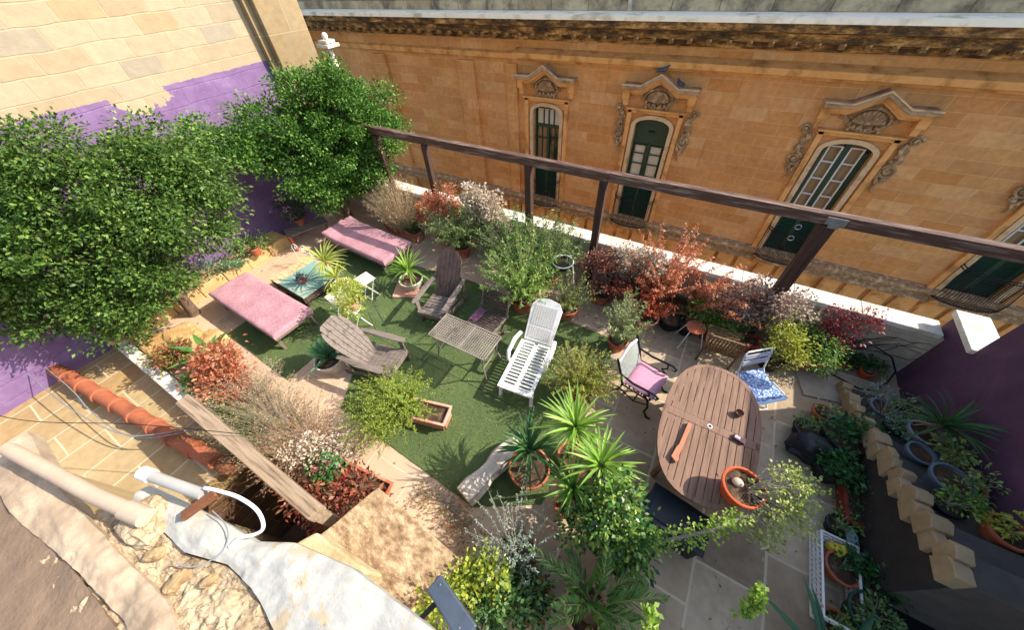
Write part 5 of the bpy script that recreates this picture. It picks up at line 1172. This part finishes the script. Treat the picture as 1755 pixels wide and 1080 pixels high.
# --- middle of the terrace
def yucca(name, label, loc, kind, crowns, mat=YUC, cat='yucca', dead=0, emin=-25, emax=85):
    t = thing(name, label, cat, loc); pot(t, kind); h = kind[2]-.03 if kind else 0
    for (x, y, z, n, L_, W_) in crowns:
        b = MB(); b.tube([(0, 0, h), (x*.3, y*.3, h+(z-h)*.4), (x, y, z)], [.035, .03, .028], 8); b.build('trunk', bark, t, smooth=True)
        rosette('leaves', mat, t, (x, y, z), n, L_, W_, emin, emax, .75)
        if dead: rosette('dead_leaves', DEAD, t, (x, y, z-.05), dead, L_*.8, W_*.8, -70, -20, .4)
    return t
yucca('yucca', 'bright yellow-green yucca behind the turquoise table, its pot beside the white side table', (-6.2, 2.75, 0), ('r', .16, .24, stonepot), [(-.15, .0, .78, 46, .5, .03), (.18, -.1, .55, 36, .4, .026)], YUCY, dead=10)
yucca('yucca', 'yucca in a white scalloped pot between the striped sun bed and the dark-backed chair', (-4.85, 3.55, 0), ('r', .25, .26, stonepot), [(0, 0, .5, 60, .52, .028)], YUC, dead=0)
t = thing('planter_tile', 'square pale stone tile under the white scalloped pot', 'tile', (-4.9, 3.4, 0), .5); MB().box((0, 0, .035), (.55, .5, .04)).build('tile', paleterra, t, bevel=.006)
t = thing('aloe', 'broad-leaved blue-green aloe in a pale carved pot beside the reclined wooden chair', 'aloe', (-4.72, 1.22, 0)); roundpot(t, .24, .27, stonepot, soil, .75)
rosette('leaves', BLUEG, t, (0, 0, .26), 26, .42, .085, 5, 85, .35); 
rosette('leaves', leafm('aloe_light', ['6fae6a', '8cc480', '5a9a5a'], .35), t, (-.12, .02, .3), 8, .34, .09, 30, 80, .2)
t = thing('stand_plant', 'yellow-green trailing plant in a pink pot on a thin white metal stand', 'potted plant', (-5.0, 2.2, 0)); roundpot(t, .12, .17, paleterra, soil, z=.5)
crown('foliage', YUCY, t, [(-.08, .08, .85, .26, .26, .28), (0, -.05, .65, .22, .2, .2)], 1500, .07, .3, .09, 18, .5, .3, .3)
b = MB()
for k in range(3): a = k*2.09+.4; b.tube([(.1*math.cos(a), .1*math.sin(a), .5), (.02*math.cos(a), .02*math.sin(a), .25), (.2*math.cos(a), .2*math.sin(a), 0)], .009, 5)
b.tube([(.12*math.cos(a), .12*math.sin(a), .5) for a in [k*math.pi/8 for k in range(16)]], .009, 5, closed=True); b.build('stand', whitemet, t)
t = thing('tall_stand', 'empty thin green metal plant stand next to the yellow-green trailing plant', 'plant stand', (-4.55, 2.3, 0)); b = MB()
for k in range(3): a = k*2.09; b.tube([(.1*math.cos(a), .1*math.sin(a), .6), (.13*math.cos(a), .13*math.sin(a), 0)], .007, 5)
b.tube([(.1*math.cos(a), .1*math.sin(a), .6) for a in [k*math.pi/8 for k in range(16)]], .008, 5, closed=True); b.build('frame', nm('green_metal', '3c5040', '4a604c', 8, .5, .001), t)
# rosemary trough
t = thing('rosemary_trough', 'pink terracotta trough with a big feathery yellow-green bush spilling from its left end', 'planter', (-2.68, 1.25, 0), R(15)); trough(t, 1.0, .3, .24, paleterra, soil)
FE = leafm('leaf_feather', ['7d9430', '95a83c', 'adb84c', '6a8430', 'b8bc5a'], .4)
stems(t, nm('green_stem', '5f6a34', '76803f', 20), FE, 230, .66, .64, .16, .2, 70, .04, .011, .55, .004, leafdir=.85, c=(-.28, -.02), lean=(-.14, -.1))
stems(t, nm('green_stem', '5f6a34'), DKG, 20, .3, .4, .12, .2, 40, .035, .008, .8, .004, leafdir=.85, c=(-.3, -.02), lean=(-.1, -.15))
# plant by lounger
oleander('feathery_shrub', 'feathery yellow-green shrub touching the right side of the white lounger', (-.62, 2.8, 0), .98, .5, 150, leafm('leaf_feather2', ['8a9a34', 'a3ab42', 'bcb952', '76862e', 'a88f40'], .4), 56, .045, ('r', .16, .2, terra), lw=.013)
# yuccas front
yucca('yucca', 'dark green yucca growing from a wide terracotta pot beside the fluted stone', (-.75, 1.32, 0), ('r', .27, .26, terra), [(0, 0, .85, 44, .5, .03)], YUCD, emin=-20)
yucca('yucca', 'tall bright green yucca right behind the dark potted one', (-.32, 1.75, 0), ('r', .18, .24, terra), [(-.02, .0, 1.12, 72, .52, .034)], YUC, dead=10)
yucca('yucca', 'bright green yucca rising out of the dark glossy shrub west of the oval table', (.05, 1.5, 0), ('r', .2, .26, terra), [(0.02, -.02, 1.12, 66, .46, .032)], YUC, dead=8)
yucca('yucca', 'lower green yucca just left of the dark glossy shrub', (-.12, 1.18, 0), ('r', .17, .22, terra), [(0, 0, .85, 50, .42, .03)], leafm('yucca_mid', ['4c7a2c', '5f8e34', '74a040', '88ad4c'], .35), dead=8)
bush('glossy_shrub', 'big dark glossy green shrub in a round terracotta pot below the oval table', 'shrub', (.62, .98, 0), ('r', .24, .3, paleterra), [(-.35, .2, .95, .26, .26, .25), (-.15, .12, .75, .3, .27, .3), (.02, .02, .5, .24, .22, .22), (-.5, .0, .7, .22, .2, .2), (-.28, .3, 1.15, .18, .18, .16), (.08, .14, .85, .16, .14, .12)], leafm('leaf_glossy', ['24481c', '346028', '4a7c34', '7fa040', 'a4b450', '3a6a3c'], .3, .35, .5), 5200, .06, asp=.55, clump=.1, nc=24, r0=.02)
t = thing('thorny_branch', 'arching thorny grey branch with sparse lime leaves stretching over the black box', 'branch', (.62, .98, .25)); b = MB()
pts = [(0, 0, .1), (.15, .1, .55), (.35, .25, .78), (.6, .45, .82), (.8, .68, .72), (.92, .8, .7)]
b.tube(pts, [.02, .018, .016, .014, .012, .008], 6, cap=False)
for k in range(60): u = U(.5, 4.9); i = int(u); p = Vector(pts[i]).lerp(Vector(pts[i+1]), u-i); b.tube([p, p+Vector((U(-.05, .05), U(-.05, .05), U(-.02, .06)))], [.004, .001], 3)
b.build('twig', greybark, t, smooth=True)
Q = []; 
for k in range(520): u = U(1.2, 4.4)**1; i = int(u); p = Vector(pts[i]).lerp(Vector(pts[i+1]), u-i); Q.append(p+Vector((U(-.09, .09), U(-.09, .09), U(-.08, .07))))
leaves('leaves', LIME, t, np.array(Q), RN.normal(size=(len(Q), 3)), .042, .025)
# pot on the table with trailing shrub
t = thing('table_plant', 'orange pot on the oval table with a straggly lime-green bush spilling to the right', 'potted plant', (1.47, 2.04, .754)); roundpot(t, .2, .26, nm('bright_terracotta', 'c0522a', 'cf6236', 6, .75, .002), soil, .72)
cr, C = crown('foliage', leafm('leaf_spr', ['8fa23c', 'a6b44c', 'bcc566', 'c9cf86', '7d8f38'], .4), t, [(.3, .12, .35, .26, .26, .2), (.5, .2, .3, .22, .22, .2), (.42, -.1, .25, .25, .24, .22), (.25, -.22, .15, .2, .2, .2), (.55, -.02, .1, .2, .2, .2), (.35, -.3, -.05, .14, .14, .2), (.62, .18, .12, .16, .16, .16), (.5, .36, .28, .14, .14, .12)], 1500, .036, .75, .035, 34, .3, .2, .2)
twigs('branches', greybark, t, (.02, 0, .2), C[::4], .008, .002, 4, .25)
MB().sphere((-.06, .02, .25), (.06, .05, .03), 10, 7).build('pebble', nm('pebble', 'c4b09a', 'a8967f'), t, smooth=True)
# --- bottom bed
bush('bromeliad', 'coppery red succulent bed between the timber rail and the mottled slab', 'plant', (-2.75, -.2, .1), None, [(-.1, -.1, .1, .42, .3, .16), (.2, .15, .15, .25, .2, .15), (-.55, -.3, .05, .3, .15, .12)], leafm('leaf_copper', ['6a3024', '94483a', 'ac5c44', '4e2a24', 'b0784e', '7a5448', '6a6040'], .25), 1300, .085, asp=.4, clump=.12, nc=20, stem=False)
t = thing('planter_box', 'square terracotta planter holding the coppery red succulents', 'planter', (-2.65, -.1, 0), R(8)); trough(t, .75, .6, .12, terra, soil)
bush('geranium', 'small green geranium with pink buds in a red plastic pot', 'potted plant', (-3.08, .0, .0), ('r', .15, .26, redpl), [(-.08, -.06, .36, .18, .15, .11), (-.26, -.1, .3, .14, .12, .08)], leafm('leaf_geranium', ['2c5426', '3a6830', '4e7e3e', '6c9650'], .3), 600, .05, asp=.9,
     extra=lambda t: struct(crown('flowers', leafm('rose_petal', ['c43a5a', 'd8607a', 'a8284a'], .3), t, [(-.15, 0, .42, .2, .2, .1)], 110, .02, .9, .03, 5)[0], 'stuff'))
bush('red_plant', 'red-orange shrub with green leaves at the lower left corner of the turf', 'shrub', (-6.15, .18, 0), None, [(0, 0, .45, .4, .32, .34), (.35, -.1, .3, .3, .25, .25), (-.1, -.25, .25, .3, .2, .2), (.1, .2, .7, .2, .2, .15)], RED, 2600, .075, asp=.45)
bush('red_plant', 'smaller reddish shrub by the whitewashed kerb, left of the larger red one', 'shrub', (-7.15, -.1, 0), None, [(0, 0, .35, .35, .25, .25), (-.3, 0, .25, .25, .2, .2)], leafm('leaf_redgreen', ['8a4030', 'a8563e', '5f7030', '76843a', 'b0684c'], .3), 1400, .07, asp=.45)
t = thing('broadleaf', 'plant with a few long broad green leaves between the two reddish shrubs', 'plant', (-6.9, .25, 0)); rosette('leaves', leafm('leaf_broad', ['3f6a2c', '557f3a', '6a914a'], .35), t, (0, 0, .1), 9, .6, .13, 20, 75, .6)
bush('rail_groundcover', 'green low growth along the whitewashed kerb under the lavender stalks', 'plant', (-5.6, -.25, 0), None, [(0, 0, .12, .9, .12, .12), (-.9, .0, .15, .4, .12, .14), (.6, .0, .1, .3, .1, .1)], GRN, 2600, .05, clump=.08, nc=30)
stalk = nm('grey_stalk', '9a8c7e', '7d6e60', 20)
for i, (x, y, n_, lab) in enumerate([(-5.35, -.02, 120, 'leftmost clump of dry grey lavender stalks over the kerb'), (-4.6, -.05, 130, 'middle clump of dry grey lavender stalks beside the timber rail'), (-3.95, .0, 110, 'rightmost clump of dry grey lavender stalks, browner at its tips')]):
    t = thing('dry_lavender', lab, 'dry plant', (x, y, 0), 0, 'dry lavender clumps'); stems(t, stalk, [BUFF, leafm('leaf_lav', ['8a7f5a', 'a09468', '77703f', '6d7a40', 'b8a888'], .3), leafm('leaf_brown', ['9a6a44', 'b38458', 'c49c74', '7d5438', '8f8a50'], .3)][i], int(n_*1.7), .72, .55, .34, 0, 26, .034, .009, .35, .0036, .3, (-.12, 0), .7)
bush('silver_flowers', 'whitish dried blossom heads at the right end of the lavender bed', 'dry plant', (-3.45, .05, 0), None, [(0, 0, .35, .35, .25, .2), (.15, .2, .25, .25, .2, .15), (-.3, -.2, .3, .25, .15, .2)], CREAM, 2200, .035, asp=.9, clump=.07, nc=26, smat=bark)
bush('ground_plant', 'patchy olive ground plant between the mottled slab and the turf corner', 'plant', (-1.55, .42, 0), None, [(0, 0, .06, .4, .2, .06), (.4, -.1, .05, .3, .15, .05)], leafm('leaf_patch', ['6a6a38', '858050', '9a8c60', 'a85048'], .3), 700, .04, nc=22)
bush('ygreen_shrub', 'yellow-green shrub between the mottled slab and the floodlight', 'shrub', (-.72, -.12, .0), None, [(0, 0, .8, .2, .16, .2), (.1, .15, .6, .25, .2, .2), (-.1, -.2, .95, .16, .14, .16), (.2, .22, .85, .16, .14, .14)], leafm('leaf_chart', ['8f9e2c', 'aab43c', 'c2c45a', '7d9030', '5f7c2c'], .4), 1700, .05, asp=.6)
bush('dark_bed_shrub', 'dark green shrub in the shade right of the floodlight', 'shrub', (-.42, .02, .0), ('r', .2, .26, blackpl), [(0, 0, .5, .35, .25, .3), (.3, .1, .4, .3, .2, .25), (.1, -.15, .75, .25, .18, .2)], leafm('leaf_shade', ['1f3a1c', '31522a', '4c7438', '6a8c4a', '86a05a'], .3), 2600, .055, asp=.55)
oleander('silver_shrub', 'airy silver-grey shrub reaching up between the stone slab and the glossy shrub', (-.42, .38, 0), 1.1, .42, 60, SILV, 60, .03, ('r', .24, .3, terra), lean=(-.1, .12), lw=.012)
t = thing('dead_stick', 'tall thin dry stick standing before the silver-grey shrub', 'stick', (-.82, .2, 0)); MB().tube([(0, 0, 0), (-.02, .05, .5), (-.02, .1, 1.0)], [.012, .01, .006], 6).build('stick', greybark, t)
t = thing('plant_pot', 'orange pot with the rim tilted beside the silver-grey shrub', 'pot', (-.08, .12, 0)); roundpot(t, .2, .26, nm('bright_terracotta', 'c0522a'), soil)
# cycad
CY = leafm('cycad_leaf', ['4a7238', '628c44', '7ca254', '3c6030', 'a4b468'], .35)
t = thing('cycad', 'sago palm with long arching feather leaves at the bottom middle', 'cycad', (.42, .28, 0)); roundpot(t, .24, .28, paleterra, soil)
MB().lathe([(.1, .25), (.12, .32), (.1, .45), (.03, .5)], 14).build('trunk', bark, t)
Pp = []; Dd = []; Ll = []; fr = MB()
for k in range(20):
    a = k*2.39996+U(-.3, .3); e = R(U(28, 82)); L_ = U(.5, .85); p = Vector((.04*math.cos(a), .04*math.sin(a), .48)); pts = [p.copy()]; hx = Vector((math.cos(a), math.sin(a), 0)); sd_ = Vector((-math.sin(a), math.cos(a), 0))
    for q in range(34):
        ang = e-(.6+.5*(k % 3)/2)*(q/34)**1.6; d = hx*math.cos(ang)+Vector((0, 0, math.sin(ang))); p = p+d*L_/34; pts.append(p.copy())
        if q > 4:
            for s in (-1, 1): Pp.append(p.copy()); Dd.append(sd_*s*U(.5, .9)+d*U(.9, 1.3)+Vector((0, 0, U(.25, .7)))); Ll.append(U(.7, 1.1)*(.15*math.sin(math.pi*min(1, (q+3)/36))+.03))
    fr.tube(pts[::3], .0035, 4)
fr.build('frond_stems', nm('frond_stem', '8a8f50', 'a0a060', 12), t); t.rotation_euler = (R(-12), R(8), 0); rosette('blades', leafm('blade_green', ['4a7a34', '5f9040', '78a44c'], .35), t, (-.1, .02, .35), 9, .55, .06, 45, 85, .5); leaves('fronds', CY, t, np.array(Pp), np.array(Dd), np.array(Ll), .02, .2)
bush('speckled_plant', 'variegated plant with pinkish tips right below the sago palm', 'plant', (.66, .02, 0), None, [(0, 0, .5, .2, .14, .15), (.12, .1, .4, .14, .12, .12)], leafm('leaf_var', ['6f9a3c', 'b8bc5a', 'd09078', '8fae50', 'c8b06a'], .4), 500, .05)
# foreground sprigs rising near the camera
def sprig(label, loc, pts, n, size):
    t = thing('lime_sprig', label, 'leafy sprig', loc, 0, 'lime sprigs in the foreground'); b = MB(); b.tube(pts, [.012]+[.006]*(len(pts)-2)+[.003], 5); b.build('stem', twm, t)
    Q = []
    for k in range(n): u = (len(pts)-1.0)-U(.03, 1.75)**1.25; i = max(0, min(len(pts)-2, int(u))); Q.append(Vector(pts[i]).lerp(Vector(pts[i+1]), u-i)+Vector((U(-.032, .032), U(-.032, .032), U(-.03, .03))))
    leaves('leaves', LIME, t, np.array(Q), RN.normal(size=(n, 3))+np.array([0, 0, .5]), size, size*.65)
sprig('curving lime-green leafy sprig rising at the bottom edge, the longer of two', (1.2, .35, 0), [(0, 0, 0), (.05, .1, 1.0), (-.02, .25, 1.75), (-.01, .36, 1.92), (.05, .44, 2.02), (.0, .5, 2.1)], 240, .042)
sprig('short lime-green leafy sprig at the bottom edge, the smaller of two', (.75, .1, 0), [(0, 0, 0), (.0, .1, 1.0), (.0, .2, 1.7), (-.03, .26, 1.85), (-.1, .33, 2.0)], 110, .05)
t = thing('agave', 'dark agave with long pointed blades at the lower right edge', 'agave', (2.45, 1.0, 0)); roundpot(t, .2, .26, blackpl, soil); rosette('leaves', leafm('agave_leaf', ['2a4a34', '3a5f42', '4d7550'], .2), t, (0, 0, .5), 22, .75, .07, 0, 75, .5)
# --- shaded corner, right
def potp(label, loc, kind, lobes, mat, n, size, **k): return bush('shade_plant', label, 'potted plant', loc, kind, lobes, mat, n, size, **k)
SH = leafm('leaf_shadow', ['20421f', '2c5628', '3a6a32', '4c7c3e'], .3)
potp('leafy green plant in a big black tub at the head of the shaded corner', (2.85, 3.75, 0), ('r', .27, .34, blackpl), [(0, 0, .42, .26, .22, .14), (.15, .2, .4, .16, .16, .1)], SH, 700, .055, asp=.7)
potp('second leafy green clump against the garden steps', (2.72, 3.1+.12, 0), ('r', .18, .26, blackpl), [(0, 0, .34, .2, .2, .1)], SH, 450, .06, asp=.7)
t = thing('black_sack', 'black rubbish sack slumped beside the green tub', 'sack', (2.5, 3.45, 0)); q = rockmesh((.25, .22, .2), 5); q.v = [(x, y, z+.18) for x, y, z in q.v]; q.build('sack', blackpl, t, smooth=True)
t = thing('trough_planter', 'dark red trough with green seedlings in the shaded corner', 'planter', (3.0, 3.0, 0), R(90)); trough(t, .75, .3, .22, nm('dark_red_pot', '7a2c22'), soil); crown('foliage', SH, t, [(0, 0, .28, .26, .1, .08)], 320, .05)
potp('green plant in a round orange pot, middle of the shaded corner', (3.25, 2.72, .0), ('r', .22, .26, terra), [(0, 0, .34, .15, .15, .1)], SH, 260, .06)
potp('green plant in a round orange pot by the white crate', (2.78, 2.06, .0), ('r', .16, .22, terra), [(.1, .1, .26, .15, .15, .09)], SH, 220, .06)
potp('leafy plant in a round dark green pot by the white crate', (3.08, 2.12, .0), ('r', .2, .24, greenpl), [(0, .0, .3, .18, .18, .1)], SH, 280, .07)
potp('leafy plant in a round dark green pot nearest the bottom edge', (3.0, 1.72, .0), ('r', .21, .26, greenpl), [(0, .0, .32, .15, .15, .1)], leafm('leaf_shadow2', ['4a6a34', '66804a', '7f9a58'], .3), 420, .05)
t = thing('white_crate', 'white lattice plastic crate standing along the shaded pots', 'crate', (2.74, 1.92, 0), R(0))
b = MB()
for i in range(17): b.box((-.17+.0, -.42+i*.052, .12), (.014, .014, .22)); b.box((.17, -.42+i*.052, .12), (.014, .014, .22))
for z in (.02, .09, .16, .235): b.box((-.17, 0, z), (.02, .86, .018)); b.box((.17, 0, z), (.02, .86, .018)); b.box((0, .43, z), (.35, .02, .017)); b.box((0, -.43, z), (.35, .02, .017))
for i in range(6): b.box((-.13+i*.052, .43, .12), (.012, .012, .22)); b.box((-.13+i*.052, -.43, .12), (.012, .012, .22))
b.build('lattice', whitepl, t)
t = thing('yellow_bag', 'crumpled yellow plastic bag beside the white crate', 'bag', (2.76, 2.24, .16)); rockmesh((.1, .08, .08), 12).build('bag', nm('yellow_plastic', 'c9b02c', 'dcc648', 8, .5), t)
t = thing('clear_bottle', 'crumpled clear plastic sheet between the shaded pots', 'plastic sheet', (2.92, 2.45, .14)); rockmesh((.06, .16, .05), 14).build('sheet', nm('dusty_plastic', '7f929c', 'a3b4bc', 14, .3, .002), t)
t = thing('black_mat', 'ribbed black plastic mat on the floor in the darkest corner', 'mat', (3.5, 1.95, 0)); b = MB(); b.box((0, 0, .01), (.5, 1.5, .015))
for i in range(12): b.box((-.22+i*.04, 0, .02), (.012, 1.48, .01))
b.build('mat', blackpl, t)
yucca('yucca', 'spiky yucca on the upper garden steps in front of the purple wall', (3.45, 3.95, .5), ('r', .16, .2, nm('grey_pot', '6a7078', '7a8088', 8, .6)), [(0, 0, .42, 50, .5, .026)], YUCD, dead=8)
for (x, y, z, r, lab) in [(3.3, 4.45, .18, .14, 'dark grey pot on the lowest garden step'), (3.3, 3.55, .62, .13, 'blue-grey rounded pot on the middle garden step'), (3.38, 3.2, .75, .17, 'larger blue-grey pot on the upper garden step')]:
    t = thing('step_pot', lab, 'pot', (x, y, z), 0, 'pots on the garden steps'); roundpot(t, r, r*1.2, nm('slate_pot', '4c5862', '5c6873', 8, .6, .002), soil)
t = thing('dry_step_plant', 'bare crossing twigs of a dead plant on the lower garden steps', 'dead plant', (3.3, 4.3, .3)); stems(t, greybark, BUFF, 16, .6, .4, .05, 0, 3, .03, .01, .2, .005)
bush('silver_step_plant', 'silvery blue low plant at the head of the garden steps', 'plant', (3.4, 4.75, .1), None, [(0, 0, .15, .22, .2, .12)], SILV, 500, .05)
bush('step_shrub', 'low olive growth on the upper garden steps below the spiky yucca', 'plant', (3.55, 3.6, .7), None, [(0, 0, .12, .2, .25, .12)], OLV, 500, .06)
for i, (x, y, r, m_, lf, lab) in enumerate([
    (3.25, 3.3, .15, terra, SH, 'orange pot of seedlings tucked under the garden steps'), (2.8, 2.55, .12, blackpl, GRN, 'little black pot with fresh leaves by the red trough'),
    (3.3, 2.3, .14, greenpl, SH, 'small green pot with dark leaves in front of the black mat'), (2.72, 1.5, .13, terra, GRN, 'small orange pot with a bright plant past the end of the white crate'),
    (2.45, 3.75, .13, blackpl, GRN, 'small black pot of green leaves left of the big black tub'), (2.68, 4.15, .12, terra, OLV, 'small orange pot of grey-green herb before the loose slab')]):
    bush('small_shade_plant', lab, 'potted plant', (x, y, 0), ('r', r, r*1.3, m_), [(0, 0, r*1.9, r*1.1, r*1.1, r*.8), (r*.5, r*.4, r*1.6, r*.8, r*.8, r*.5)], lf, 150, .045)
for i, (x, y, z, r, lf, lab) in enumerate([(3.55, 4.5, .15, .12, GRN, 'leafy pot on the lowest garden step by the purple wall'), (3.6, 3.3, .7, .13, OLV, 'olive leaved pot beside the blue-grey pots on the steps'), (3.25, 2.85, .85, .13, GRN, 'green potted plant on the highest visible garden step'), (3.6, 2.75, .9, .15, YGR, 'yellow-green potted plant on the highest garden step by the wall'), (3.3, 4.05, .35, .12, BLUEG, 'blue-green potted plant in front of the spiky yucca')]):
    bush('step_plant', lab, 'potted plant', (x, y, z), ('r', r, r*1.3, [blackpl, terra][i % 2]), [(0, 0, r*2.0, r*1.2, r*1.2, r*.9)], lf, 220, .05)
# fallen leaves
P = []; D = []
for k in range(1500):
    x, y = U(-9, 3.6), U(-.2, 5.5)
    if k % 2: x, y = rnd.gauss(-1, 3), rnd.gauss(5.0, .45)
    if -9.2 < x < 3.7 and -.3 < y < 5.55: P.append((x, y, .02)); D.append((U(-1, 1), U(-1, 1), U(-.05, .1)))
struct(leaves('fallen_leaves', leafm('litter', ['7a5a38', '9a7a4c', 'b89a68', '5f4a30', '8a4030'], .1, .9), None, np.array(P), np.array(D), .045, .022, .0), 'stuff', 'dry leaves scattered over the paving')
